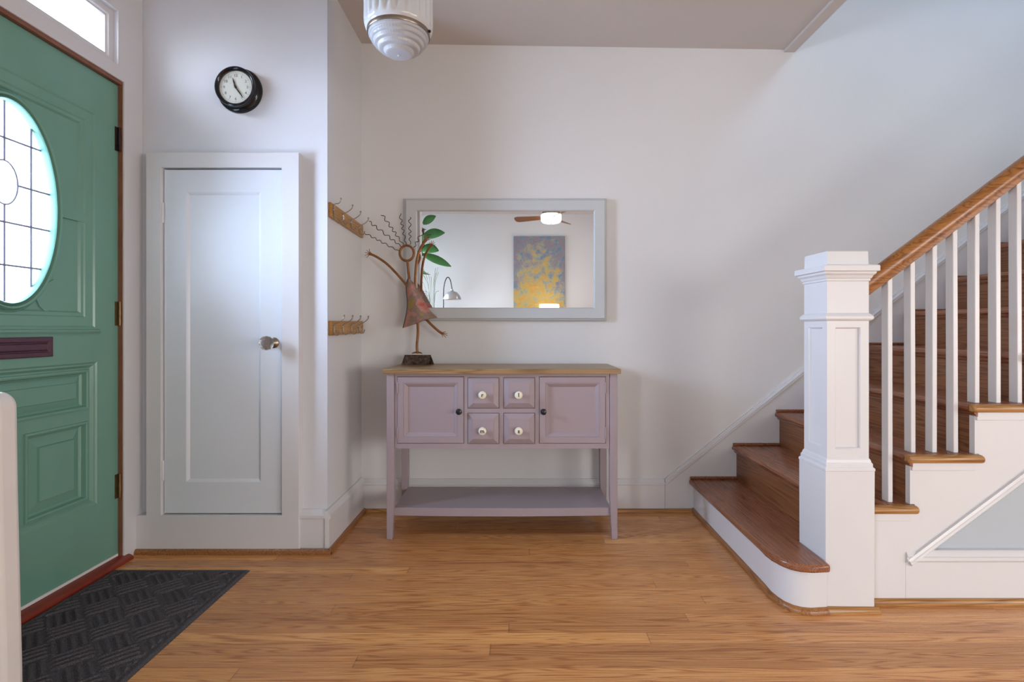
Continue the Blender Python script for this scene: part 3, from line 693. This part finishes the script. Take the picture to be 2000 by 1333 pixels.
rowsR = [(800.5, 545), (807.5, 552), (813, 560), (818.5, 570), (826, 584), (834, 598), (843.5, 610.5), (855, 621)]
b = B(); rings = []; nn = 12
for k, (l, r_) in enumerate(zip(rowsL, rowsR)):
    f = k/7; row = []
    bot = 0.0
    for i in range(nn+1):
        q = i/nn
        yy = l[1]+(r_[1]-l[1])*q
        if k == 7: yy += 0
        sag = (14*math.sin(PI*q)*(-0.15)) if k < 6 else (2.5*math.sin(2*PI*q)-4*math.sin(PI*q))
        row.append(px(l[0]+(r_[0]-l[0])*q, yy+sag*0.5*f, -0.020*math.sin(PI*q)*(0.4+f*0.8)-0.003))
    for i in range(nn-1, 0, -1):
        q = i/nn
        yy = l[1]+(r_[1]-l[1])*q; sag = (14*math.sin(PI*q)*(-0.15)) if k < 6 else (2.5*math.sin(2*PI*q)-4*math.sin(PI*q))
        row.append(px(l[0]+(r_[0]-l[0])*q, yy+sag*0.5*f, 0.014*math.sin(PI*q)*(0.4+f*0.8)+0.003))
    rings.append(row)
b.rings(rings, True, True, False); dress = obj('dress', b, M['copper'], t, smooth=60, label='pink and gold patinated copper dress')
b = B(); b.tube(smoothpath([px(*p, -0.002) for p in [(799, 540)]+rowsL]), 0.0032, 8); obj('dress_edge', b, M['wire'], dress, label='dark rolled edge of the dress')
b = B(); b.tube([px(795.8, 509), px(797, 525), px(799.5, 546)], 0.0066, 10); obj('neck', b, M['rust'], t, smooth=60)
b = B(); b.ring_tube(px(794.5, 494.8), 0.0362, 0.0395, 0.0063); obj('head_ring', b, M['rust'], t, smooth=60)
b = B(); P = smoothpath([px(796, 561), px(788, 550), px(772, 532), px(754, 514.5), px(736, 502.3), px(723, 496.2)]); b.tube(P, 0.0064, 10)
b.sphere(P[-1], 0.0085, 10, 8, (1, 0.8, 1)); fingers(b, P[-1], [px(721, 486.5), px(715.6, 488.6), px(712.6, 493.4), px(712.4, 499.2), px(716, 503.4)])
obj('arm', b, M['rust'], t, smooth=60, label='arm stretched to the left')
b = B(); P = smoothpath([px(811.5, 566, 0.004), px(811, 553), px(811.4, 538), px(813.4, 514), px(817.4, 495), px(823.6, 481), px(831, 470)]); b.tube(P, 0.0066, 10)
b.sphere(P[-1], 0.0088, 10, 8, (1, 0.8, 1)); fingers(b, P[-1], [px(828, 462.5), px(832, 459.5), px(836.5, 460), px(839.5, 463), px(840.5, 468)])
obj('arm', b, M['rust'], t, smooth=60, label='arm raised to the right')
for p, q, wv, am in (((779.5, 491), (712.6, 455.5), 6.5, 1.7), ((783.5, 481.5), (720, 432.5), 6.0, 2.6), ((787.8, 478.5), (745.4, 418.5), 6.5, 2.6), ((793, 477.5), (780, 417), 6.0, 2.4), ((801, 478), (799.5, 424), 5.0, 2.6), ((808, 484), (829, 446), 3.6, 3.0)):
    p_, q_ = Vector((p[0], p[1])), Vector((q[0], q[1])); dv = q_-p_; nv = Vector((-dv.y, dv.x)).normalized(); P = []
    for i in range(61):
        f = i/60; a_ = am*0.85*math.sin(2*PI*wv*0.9*f+0.7*math.sin(9*f+p[0]))*(0.5+0.6*min(1, f*3)); c_ = p_+dv*f+nv*a_; P.append(px(c_.x, c_.y, -0.002+0.01*f))
    b = B(); b.tube(P, 0.0019, 6); obj('hair', b, M['wire'], t, smooth=60)

# ------------------------------------------------------------------ pendant light
PX, PY, PZ = -0.455, 1.95, 2.089
t = thing('pendant_light', 'fluted milk glass ceiling light with prismatic bottom bowl', 'ceiling light', (PX, PY, cz(PX)))
def fl_lathe(b, prof, nfl, seg, o):
    rings = []
    for r, h, amp in prof:
        rings.append([(o[0]+(r-amp*abs(math.sin(nfl*PI*k/seg))**3)*math.cos(2*PI*k/seg), o[1]+(r-amp*abs(math.sin(nfl*PI*k/seg))**3)*math.sin(2*PI*k/seg), o[2]+h) for k in range(seg)])
    b.rings(rings, True, False, False)
b = B(); fl_lathe(b, [(0.113, -0.002, 0), (0.119, 0.004, 0), (0.1235, 0.012, 0.0), (0.1265, 0.024, 0.002), (0.1275, 0.040, 0.0075), (0.1275, 0.24, 0.0075), (0.124, 0.258, 0.002), (0.110, 0.272, 0), (0.080, 0.28, 0)], 24, 192, (PX, PY, PZ)); obj('shade', b, M['milk'], t, smooth=60)
b = B(); b.lathe([(0.1125, -0.012), (0.1148, -0.012), (0.1160, -0.009), (0.1168, 0.006), (0.1160, 0.010), (0.110, 0.010), (0.1125, -0.012)], (PX, PY, PZ), 'z', 72, False, False); obj('metal_band', b, M['nickel'], t, doubles=True)
b = B(); b.lathe([(0.002, 0), (0.005, 0.004), (0.005, 0.014), (0.003, 0.016)], (PX+0.108, PY-0.02, PZ-0.004), 'x', 10); b.lathe([(0.0025, -0.004), (0.0025, 0.004)], (PX+0.108, PY-0.02, PZ-0.004), 'x', 8); obj('thumb_screw', b, M['bronze'], t)
prof = []
for k in range(61):                                     # five stepped tiers
    f = k/60; tt = f*5; n_ = min(4, int(tt)); q = tt-n_
    fr_ = (n_+max(0.0, (q-0.45)/0.55))/5*0.6+f*0.4; fh = (n_+min(1.0, q/0.55))/5*0.6+f*0.4
    r = 0.1120*(0.45*(1-fr_)**0.6+0.55*math.sqrt(max(0, 1-fr_*fr_))) if f < 1 else 0.003
    prof.append((max(r, 0.003), -0.008-0.076*fh, 0.0009 if r > 0.03 else 0))
b = B(); fl_lathe(b, prof, 60, 240, (PX, PY, PZ)); b.lathe([(0.006, -0.082), (0.007, -0.085), (0.004, -0.088), (0.0, -0.089)], (PX, PY, PZ), 'z', 12, True, False); obj('prismatic_bowl', b, M['prism'], t, smooth=60)
b = B(); b.lathe([(0.082, 0.276), (0.084, 0.29), (0.06, 0.30), (0.03, 0.31), (0.03, 0.36), (0.07, 0.375), (0.075, cz(PX)-PZ)], (PX, PY, PZ), 'z', 40); obj('ceiling_fitter', b, M['nickel'], t)

# ------------------------------------------------------------------ staircase
zs = lambda n: 0.178*n-0.003
rx = lambda n: 0.926+0.229*(n-1)        # riser face
nx = lambda n: rx(n)-0.025              # nosing front
NS = 12; YW = YB-0.012; YO = 1.834; TH = 0.028
XE = rx(NS+1)
t = thing('staircase', 'oak staircase with white balusters and square newel post', 'staircase', (1.1, 2.3, 0))
# first tread with a rounded end
P1 = [(nx(1), YW), (0.893, 1.93), (0.890, 1.88), (0.894, 1.84), (0.906, 1.80), (0.926, 1.770), (0.954, 1.752), (0.99, 1.746), (1.054, 1.752), (1.054, 1.956), (1.178, 1.956), (1.178, YW)]
obj('tread', B().prism(P1, 'z', zs(1)-TH, zs(1)), M['tread'], t, bevel=0.008, label='wide bottom tread with a rounded end')
P2 = [(rx(1), YW), (0.917, 1.93), (0.914, 1.88), (0.918, 1.845), (0.928, 1.812), (0.945, 1.788), (0.968, 1.774), (0.995, 1.769), (1.054, 1.775)]
inner = [(p[0]+0.018, p[1]+(0.0 if i < 4 else 0.016)) for i, p in enumerate(P2)]; inner[-1] = (1.054, 1.793)
obj('riser', B().prism(P2+inner[::-1], 'z', 0.0, zs(1)-TH), M['white'], t, smooth=50, label='white painted bottom riser')
outer = []
for i, p in enumerate(P2):
    a_ = Vector(P2[max(i-1, 0)]); c_ = Vector(P2[min(i+1, len(P2)-1)]); d = (c_-a_).normalized(); outer.append((p[0]+d.y*0.014, p[1]-d.x*0.014))
b = B(); rings = [[(q[0], q[1], 0.0), (q[0], q[1], 0.010), ((p[0]+q[0])/2, (p[1]+q[1])/2, 0.019), (p[0], p[1], 0.021), (p[0], p[1], 0.0)] for p, q in zip(P2, outer)]
b.rings(rings); obj('shoe_moulding', b, M['goldy'], t, smooth=50, label='oak quarter round at the foot of the bottom step')
for n in range(2, NS+1):
    z = zs(n); x0, x1 = nx(n), rx(n+1)+0.015
    prof = [(x1, z), (x0+0.012, z), (x0+0.005, z-0.003), (x0+0.001, z-0.009), (x0, z-0.014), (x0+0.001, z-0.019), (x0+0.005, z-0.025), (x0+0.012, z-TH), (x1, z-TH)]
    obj('tread', B().prism(prof, 'y', YO, YW), M['tread'], t, smooth=50)
    obj('riser', B().box(rx(n), rx(n)+0.018, YO+0.008, YW, zs(n-1)-0.005, z-TH), M['riser'], t, smooth=0)
    # scotia under the nosing
    b = B(); b.prism([(rx(n), z-TH), (rx(n)-0.014, z-TH), (rx(n)-0.012, z-TH-0.006), (rx(n)-0.004, z-TH-0.014), (rx(n), z-TH-0.016)], 'y', YO-0.012, YW); obj('scotia', b, M['tread'], t)
    if n <= 9:
        b = B(); xa, xb = nx(n), rx(n+1)+0.012
        pr = [(YO+0.0, z), (YO-0.020, z), (YO-0.028, z-0.004), (YO-0.033, z-0.014), (YO-0.028, z-0.024), (YO-0.020, z-TH), (YO, z-TH)]
        b.rings([[(xa+0.012*(1 if i in (1, 2, 3, 4, 5) else 0)*0, p[0], p[1]) for i, p in enumerate(pr)], [(xb, p[0], p[1]) for p in pr]]); obj('return_nosing', b, M['gold'], t, bevel=0.006, label='golden oak nosing on the open end of a tread')
        b = B(); b.box(rx(n)+0.002 if n > 2 else 1.226, rx(n+1)-0.004, YO-0.007, YO, z-TH-0.030, z-TH); obj('bracket_strip', b, M['white'], t, bevel=0.002)
    # strip against the wall on top of each tread
for n in range(1, NS):
    b = B(); b.box(nx(n)+0.004, rx(n+1), YW-0.014, YW, zs(n), zs(n)+0.014); obj('tread_strip', b, M['tread'], t, bevel=0.004)
# open stringer with stepped top edge
pts = [(1.215, 0.0)]
pts.append((1.215, zs(2)-TH))
for n in range(3, NS+1): pts += [(rx(n)-0.001, zs(n-1)-TH), (rx(n)-0.001, zs(n)-TH)]
pts += [(XE, zs(NS)-TH), (XE, 0.152+0.75*(XE-1.367)), (1.367, 0.152), (1.367, 0.0)]
obj('stringer', B().prism(pts, 'y', YO, YO+0.022), M['white'], t, smooth=0, label='white stepped side board of the stairs')
b = B(); dx, dzz = 0.8, 0.6
pr = [(-0.004, YO), (-0.004, YO-0.010), (0.004, YO-0.013), (0.012, YO-0.009), (0.018, YO-0.012), (0.026, YO-0.004), (0.026, YO+0.018), (-0.004, YO+0.018)]
b.rings([[(x_-0.6*(-h), y_, 0.152+0.75*(x_-1.367)-0.8*h) for h, y_ in pr] for x_ in (1.372, XE)]); obj('stringer_moulding', b, M['white'], t, smooth=30, label='white sloping moulding below the stringer')
# handrail
railz = lambda x: 1.0945+0.748*(x-1.249)
b = B(); yc = 1.870
pr = [(-0.019, 0), (0.019, 0), (0.022, 0.012), (0.024, 0.022), (0.028, 0.030), (0.031, 0.044), (0.029, 0.060), (0.020, 0.073), (0.008, 0.078), (-0.008, 0.078), (-0.020, 0.073), (-0.029, 0.060), (-0.031, 0.044), (-0.028, 0.030), (-0.024, 0.022), (-0.022, 0.012)]
b.rings([[(x_, yc+p, railz(x_)+q) for p, q in pr] for x_ in (1.211, 2.9)]); obj('handrail', b, M['rail'], t, smooth=40, label='sloping oak handrail')
# balusters: flat white slats, three to a tread
xr_ = [1.336]+[1.418+0.0763*i for i in range(18)]
for k, xx in enumerate(xr_):
    n = 2 if k == 0 else 3+(k-1)//3
    tilt = random.uniform(-0.003, 0.003); zb = zs(n); zt_ = railz(xx-0.008)+0.004
    b = B(); x0, x1 = xx-0.0170, xx
    b.rings([[(x0, 1.853, zb), (x1, 1.853, zb), (x1, 1.887, zb), (x0, 1.887, zb)], [(x0+tilt, 1.853, zt_-0.008), (x1+tilt, 1.853, zt_+0.005), (x1+tilt, 1.887, zt_+0.005), (x0+tilt, 1.887, zt_-0.008)]])
    obj('baluster', b, M['white'], t, bevel=0.002)
# newel post
ncx, ncy = 1.140, 1.870
def sq(h, z): return [(ncx-h, ncy-h, z), (ncx+h, ncy-h, z), (ncx+h, ncy+h, z), (ncx-h, ncy+h, z)]
b = B(); b.rings([sq(h, z) for h, z in ((0.084, 0.0), (0.085, 0.482), (0.0865, 0.484), (0.0865, 0.492), (0.0815, 0.496), (0.0815, 0.508), (0.0785, 0.511), (0.0765, 0.520), (0.074, 0.524), (0.0725, 0.526))], True, True, True)
np_ = obj('newel_post', b, M['white'], t, smooth=0, label='square white newel post', bevel=0.0015)
b = B(); H = 0.0725; zA, zB = 0.524, 1.150
# shaft with four recessed panels
for s in range(4):
    ca, sa = [(1, 0), (0, 1), (-1, 0), (0, -1)][s]
    def mp(u, v, h, ca=ca, sa=sa):
        lx, ly = u, -(H+h); return (ncx+lx*ca-ly*sa, ncy+lx*sa+ly*ca, v)
    fr_ = [mp(-H, zA, 0), mp(H, zA, 0), mp(H, zB, 0), mp(-H, zB, 0)]
    p0, p1, q0, q1 = -0.044, 0.044, 0.557, 0.980
    def rc(i, h): return [mp(p0+i, q0+i, h), mp(p1-i, q0+i, h), mp(p1-i, q1-i, h), mp(p0+i, q1-i, h)]
    b.rings([fr_, rc(0, 0), rc(0.003, -0.004), rc(0.005, -0.009)], True, False, True)
obj('newel_shaft', b, M['white'], np_, smooth=0, doubles=True)
b = B(); b.rings([sq(h, z) for h, z in ((0.0725, 1.002), (0.079, 1.005), (0.083, 1.010), (0.083, 1.018), (0.077, 1.026), (0.0725, 1.030))], True, True, True); obj('collar', b, M['white'], np_, smooth=0)
b = B(); b.rings([sq(h, z) for h, z in ((0.0725, 1.140), (0.076, 1.142), (0.076, 1.149), (0.079, 1.151), (0.082, 1.160), (0.088, 1.166), (0.089, 1.172), (0.096, 1.175), (0.096, 1.192), (0.094, 1.195), (0.072, 1.199), (0.071, 1.243), (0.069, 1.246))], True, True, True); obj('cap', b, M['white'], np_, smooth=0)
b = B(); b.rings([[(ncx-0.098, 1.785, 0), (ncx+0.098, 1.785, 0), (ncx+0.098, 1.785, 0.016), (ncx-0.086, 1.785, 0.018)], [(ncx-0.098, 1.769, 0), (ncx+0.098, 1.769, 0), (ncx+0.095, 1.771, 0.010), (ncx-0.090, 1.773, 0.012)]]); obj('shoe_moulding', b, M['gold'], np_, label='oak strip at the newel foot')
# skirt board on the wall side (part of the room)
sl = 0.80
pts = [(0.774, 0.0), (0.774, 0.173), (XE, 0.173+sl*(XE-0.774)), (XE, 0.0)]
struct('baseboard_stairs', B().prism(pts, 'y', YW, YB), M['white'], 'white sloping skirt board rising along the wall beside the stairs', 'skirt board', smooth=0)
b = B(); pr = [(0.0, YB), (-0.003, YB-0.006), (-0.006, YW-0.008), (-0.010, YW-0.011), (-0.012, YW-0.006), (-0.014, YW-0.008), (-0.023, YW-0.008), (-0.024, YW-0.003), (-0.030, YW-0.002), (-0.030, YB)]
b.rings([[(x_+0.62*(-h)*0, y_, 0.173+sl*(x_-0.774)+h*1.28) for h, y_ in pr] for x_ in (0.774, XE)])
struct('trim_9', b, M['white'], 'moulded cap along the top of the sloping skirt board', 'trim', smooth=0)
# wall below the stringer, its base
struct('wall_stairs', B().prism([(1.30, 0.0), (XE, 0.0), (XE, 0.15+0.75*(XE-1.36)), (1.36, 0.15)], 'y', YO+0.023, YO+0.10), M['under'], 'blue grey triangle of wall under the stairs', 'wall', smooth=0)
b = B(); b.prism([(YO+0.022, 0), (YO+0.001, 0), (YO+0.001, 0.146), (YO-0.008, 0.150), (YO-0.012, 0.157), (YO-0.006, 0.164), (YO-0.010, 0.172), (YO-0.004, 0.182), (YO+0.004, 0.188), (YO+0.022, 0.188)], 'x', 1.3685, XE)
struct('baseboard_understairs', b, M['white'], 'white baseboard with moulded cap under the stairs', 'baseboard', smooth=30)
struct('trim_10', B().prism(shoe_pts(YO, -1, 0.020), 'x', 1.226, XE), M['gold'], 'golden oak quarter round along the foot of the stair side', 'trim')

# ------------------------------------------------------------------ door mat (ribs in alternating blocks)
def make_mat():
    x0, x1, y0, y1 = -1.632, -1.085, 1.19, 2.085
    nx_, ny_ = 150, 240
    xs = np.linspace(x0, x1, nx_); ys = np.linspace(y0, y1, ny_); Xg, Yg = np.meshgrid(xs, ys)
    u = (Xg+Yg)/math.sqrt(2); v = (Xg-Yg)/math.sqrt(2); blk = 0.098
    par = (np.floor(u/blk)+np.floor(v/blk)) % 2
    rib = np.where(par > 0, np.sin(2*PI*u/0.0245), np.sin(2*PI*v/0.0245))
    eu = np.minimum(u/blk % 1, 1-(u/blk % 1)); ev = np.minimum(v/blk % 1, 1-(v/blk % 1)); edge = np.clip(np.minimum(eu, ev)/0.08, 0, 1)
    hgt = 0.0065+0.0034*np.clip(rib*1.5, -1, 1)*edge
    rim = np.minimum(np.minimum(Xg-x0, x1-Xg), np.minimum(Yg-y0, y1-Yg))
    hgt = np.where(rim < 0.030, np.where(rim < 0.022, 0.0062, 0.0035), hgt); hgt = np.where(rim < 0.004, 0.0012, hgt)
    V = np.stack([Xg, Yg, hgt], -1).reshape(-1, 3)
    bm = bmesh.new(); vs = [bm.verts.new(p) for p in V]
    for j in range(ny_-1):
        for i in range(nx_-1):
            k = j*nx_+i; bm.faces.new((vs[k], vs[k+1], vs[k+nx_+1], vs[k+nx_]))
    border = [vs[i] for i in range(nx_)]+[vs[j*nx_+nx_-1] for j in range(1, ny_)]+[vs[(ny_-1)*nx_+i] for i in range(nx_-2, -1, -1)]+[vs[j*nx_] for j in range(ny_-2, 0, -1)]
    low = [bm.verts.new((p.co.x, p.co.y, 0.0)) for p in border]
    for i in range(len(border)):
        j = (i+1) % len(border); bm.faces.new((border[i], border[j], low[j], low[i]))
    bm.faces.new(low)
    tag(obj('door_mat', bm, M['mat'], smooth=60), 'charcoal ribbed door mat on the oak floor by the green door', 'door mat')
make_mat()

# ------------------------------------------------------------------ radiator at the left edge, its end section in view
t = thing('radiator', 'cream painted radiator with a rounded top at the left edge of the view', 'radiator', (-1.26, 1.0, 0))
def rad_profile(): 
    P = []; xr1, xl1 = -1.163, -1.363
    r = 0.036
    P.append((-1.148, 0.09)); P.append((-1.150, 0.20)); P.append((-1.155, 0.40)); P.append((-1.160, 0.6)); P.append((xr1, 0.83-r))
    for k in range(1, 9):
        a = PI/2*k/8; P.append((xr1-r+r*math.cos(a), 0.83-r+r*math.sin(a)))
    for k in range(0, 9):
        a = PI/2+PI/2*k/8; P.append((xl1+r+r*math.cos(a), 0.83-r+r*math.sin(a)))
    P += [(xl1-0.003, 0.6), (xl1-0.008, 0.40), (xl1-0.013, 0.20), (xl1-0.015, 0.09)]
    return P
for k in range(5):
    y1_ = 1.205-0.062*k
    obj('section', B().prism(rad_profile(), 'y', y1_-0.056, y1_), M['cream'], t, bevel=0.014, seg=4, smooth=60)
for zz in (0.16, 0.74):
    b = B(); b.lathe([(0.028, 0), (0.028, 0.30)], (-1.26, 0.90, zz), 'y', 20); obj('header_pipe', b, M['cream'], t)
for yy in (1.177, 0.929):
    for xx in (-1.19, -1.335):
        b = B(); b.lathe([(0.022, 0), (0.016, 0.02), (0.014, 0.10)], (xx, yy, 0), 'z', 14); obj('foot', b, M['cream'], t)

# ------------------------------------------------------------------ living room behind the camera, seen in the mirror
b = B(); b.box(-0.092, 0.677, YF+0.002, YF+0.035, 1.12, 2.362); o = obj('painting', b, M['canvas'], bevel=0.003); tag(o, 'large abstract canvas in yellow and blue, seen in the mirror', 'painting')
FX, FY = 0.425, -1.5
t = thing('ceiling_fan', 'wooden bladed ceiling fan with round light, seen in the mirror', 'ceiling fan', (FX, FY, 2.70))
obj('canopy', B().lathe([(0.075, 0.70), (0.075, 0.66), (0.05, 0.63), (0.045, 0.625)], (FX, FY, 2.0), 'z', 32), M['nickel'], t)
obj('motor', B().lathe([(0.04, 0.64), (0.10, 0.62), (0.125, 0.58), (0.12, 0.53), (0.135, 0.522), (0.135, 0.515)], (FX, FY, 2.0), 'z', 40), M['nickel'], t)
obj('light_bowl', B().lathe([(0.132, 0.514), (0.139, 0.505), (0.139, 0.455), (0.134, 0.43), (0.118, 0.412), (0.08, 0.402), (0.0, 0.398)], (FX, FY, 2.0), 'z', 40, True, False), M['bulb'], t)
obj('light_band', B().lathe([(0.141, 0.462), (0.1415, 0.466), (0.141, 0.470), (0.139, 0.470), (0.139, 0.462), (0.141, 0.462)], (FX, FY, 2.0), 'z', 40, False, False), M['nickel'], t)
obj('finial', B().lathe([(0.008, 0.4), (0.010, 0.392), (0.004, 0.384)], (FX, FY, 2.0), 'z', 12), M['nickel'], t)
for k, a in enumerate((PI+0.32, 1.15, -1.02)):
    b = B(); pts = [(0.09, -0.03), (0.16, -0.045), (0.47, -0.066), (0.51, -0.05), (0.52, 0.0), (0.51, 0.05), (0.47, 0.066), (0.16, 0.045), (0.09, 0.03)]
    ca, sa = math.cos(a), math.sin(a)
    f = lambda p, dz_: (FX+p[0]*ca-p[1]*sa, FY+p[0]*sa+p[1]*ca, 2.478-p[1]*0.30+dz_)
    b.rings([[f(p, 0) for p in pts], [f(p, 0.007) for p in pts]]); obj('blade', b, M['blade'], t, smooth=0)
# floor lamp with a metal dome on a bent neck
LX, LY = -1.055, -1.70
t = thing('floor_lamp', 'brushed metal dome lamp on a bent neck, seen in the mirror', 'lamp', (LX, LY, 0))
obj('base', B().lathe([(0.13, 0), (0.13, 0.018), (0.02, 0.03), (0.012, 0.04)], (LX, LY, 0), 'z', 40), M['shade_metal'], t)
obj('pole', B().tube(smoothpath([(LX, LY, 0.03), (LX, LY, 0.8), (LX-0.005, LY, 1.38), (LX+0.005, LY, 1.58), (LX+0.045, LY, 1.685), (LX+0.085, LY, 1.66), (LX+0.11, LY, 1.55), (LX+0.115, LY, 1.50)]), 0.007, 10), M['blackiron'], t, smooth=60)
obj('lamp_shade', B().lathe([(0.015, 0.085), (0.022, 0.06), (0.07, 0.045), (0.11, 0.0), (0.128, -0.05), (0.130, -0.056), (0.124, -0.05), (0.105, 0.0), (0.06, 0.04), (0.0, 0.05)], (LX+0.116, LY, 1.435), 'z', 40, True, False), M['shade_metal'], t, smooth=60)
# drum lamp
t = thing('drum_lamp', 'lit drum shade lamp in front of the canvas, rim just seen in the mirror', 'lamp', (0.425, -1.95, 0))
obj('base', B().lathe([(0.12, 0), (0.12, 0.016), (0.014, 0.028), (0.009, 0.05), (0.009, 1.18)], (0.425, -1.95, 0), 'z', 32), M['nickel'], t)
b = B(); b.lathe([(0.150, 1.10), (0.142, 1.325), (0.139, 1.325), (0.147, 1.10), (0.150, 1.10)], (0.425, -1.95, 0), 'z', 48, False, False); obj('lamp_shade', b, M['lampglow'], t)
b = B(); b.lathe([(0.009, 1.18), (0.03, 1.22), (0.03, 1.26), (0.0, 1.28)], (0.425, -1.95, 0), 'z', 16, True, False); obj('bulb', b, M['bulb'], t)
# plants
def leaf(b, c, d, up, L, Wd):
    d = Vector(d).normalized(); up = Vector(up); s = d.cross(up).normalized(); nrm = s.cross(d)
    rings = []
    for i in range(9):
        f = i/8; hw_ = Wd*(math.sin(PI*min(1, f*0.93+0.05))**0.8); cc = Vector(c)+d*L*f-nrm*(0.12*L*f*f)
        rings.append([cc-s*hw_+nrm*hw_*0.25, cc, cc+s*hw_+nrm*hw_*0.25])
    b.rings(rings, False, False, False)
px0, py0 = -1.30, -1.35
t = thing('leafy_plant', 'tall houseplant with broad green leaves, seen at the left of the mirror', 'plant', (px0, py0, 0))
obj('pot', B().lathe([(0.12, 0), (0.15, 0.02), (0.18, 0.32), (0.185, 0.33), (0.165, 0.33), (0.16, 0.29), (0.0, 0.29)], (px0, py0, 0), 'z', 36, True, False), M['pot'], t)
obj('stem', B().tube(smoothpath([(px0, py0, 0.28), (px0+0.03, py0, 0.9), (px0-0.01, py0+0.02, 1.6), (px0+0.03, py0, 2.3)]), 0.012, 8), M['stem'], t)
LV = [((px0+0.02, py0, 2.20), (1, 0.3, 0.15), 0.30, 0.075), ((px0+0.02, py0, 2.36), (0.8, 0.2, 0.5), 0.20, 0.06), ((px0+0.02, py0, 2.28), (-0.8, 0.5, 0.2), 0.26, 0.07), ((px0, py0, 2.05), (-0.7, -0.6, 0.2), 0.27, 0.08),
      ((px0, py0, 2.04), (0.9, 0.5, -0.15), 0.27, 0.075), ((px0, py0, 1.96), (1, -0.2, -0.35), 0.42, 0.06), ((px0, py0, 1.75), (-0.6, 0.7, 0.1), 0.28, 0.08), ((px0, py0, 1.70), (0.2, -0.9, 0.2), 0.25, 0.075), ((px0+0.02, py0, 2.12), (0.1, 0.9, 0.3), 0.24, 0.07)]
for c_, d_, L_, W_ in LV:
    b = B(); leaf(b, c_, d_, (0.1, 1.0, 0.35), L_, W_); o = obj('leaf', b, M['leaf'], t, smooth=60)
    md = o.modifiers.new('thick', 'SOLIDIFY'); md.thickness = 0.002
tx, ty = -1.22, -1.72
t = thing('twig_arrangement', 'thin dark twigs in a tall vase, seen in the mirror left of the dome lamp', 'twigs', (tx, ty, 0))
obj('vase', B().lathe([(0.06, 0), (0.08, 0.1), (0.085, 0.5), (0.05, 0.85), (0.055, 0.9), (0.045, 0.9), (0.04, 0.84), (0.0, 0.6)], (tx, ty, 0), 'z', 28, True, False), M['pot'], t)
for k in range(16):
    a = random.uniform(0, 2*PI); rr_ = random.uniform(0.05, 0.30); top = random.uniform(1.45, 1.92); ca, sa = math.cos(a), math.sin(a)
    b = B(); b.tube(smoothpath([(tx+0.02*ca, ty+0.02*sa, 0.80), (tx+0.03*ca, ty+0.03*sa, 1.15), (tx+rr_*0.45*ca, ty+rr_*0.45*sa, (1.15+top)/2+0.12), (tx+rr_*ca, ty+rr_*sa, top-0.1*rr_)]), 0.0028, 5); obj('twig', b, M['grass'], t)
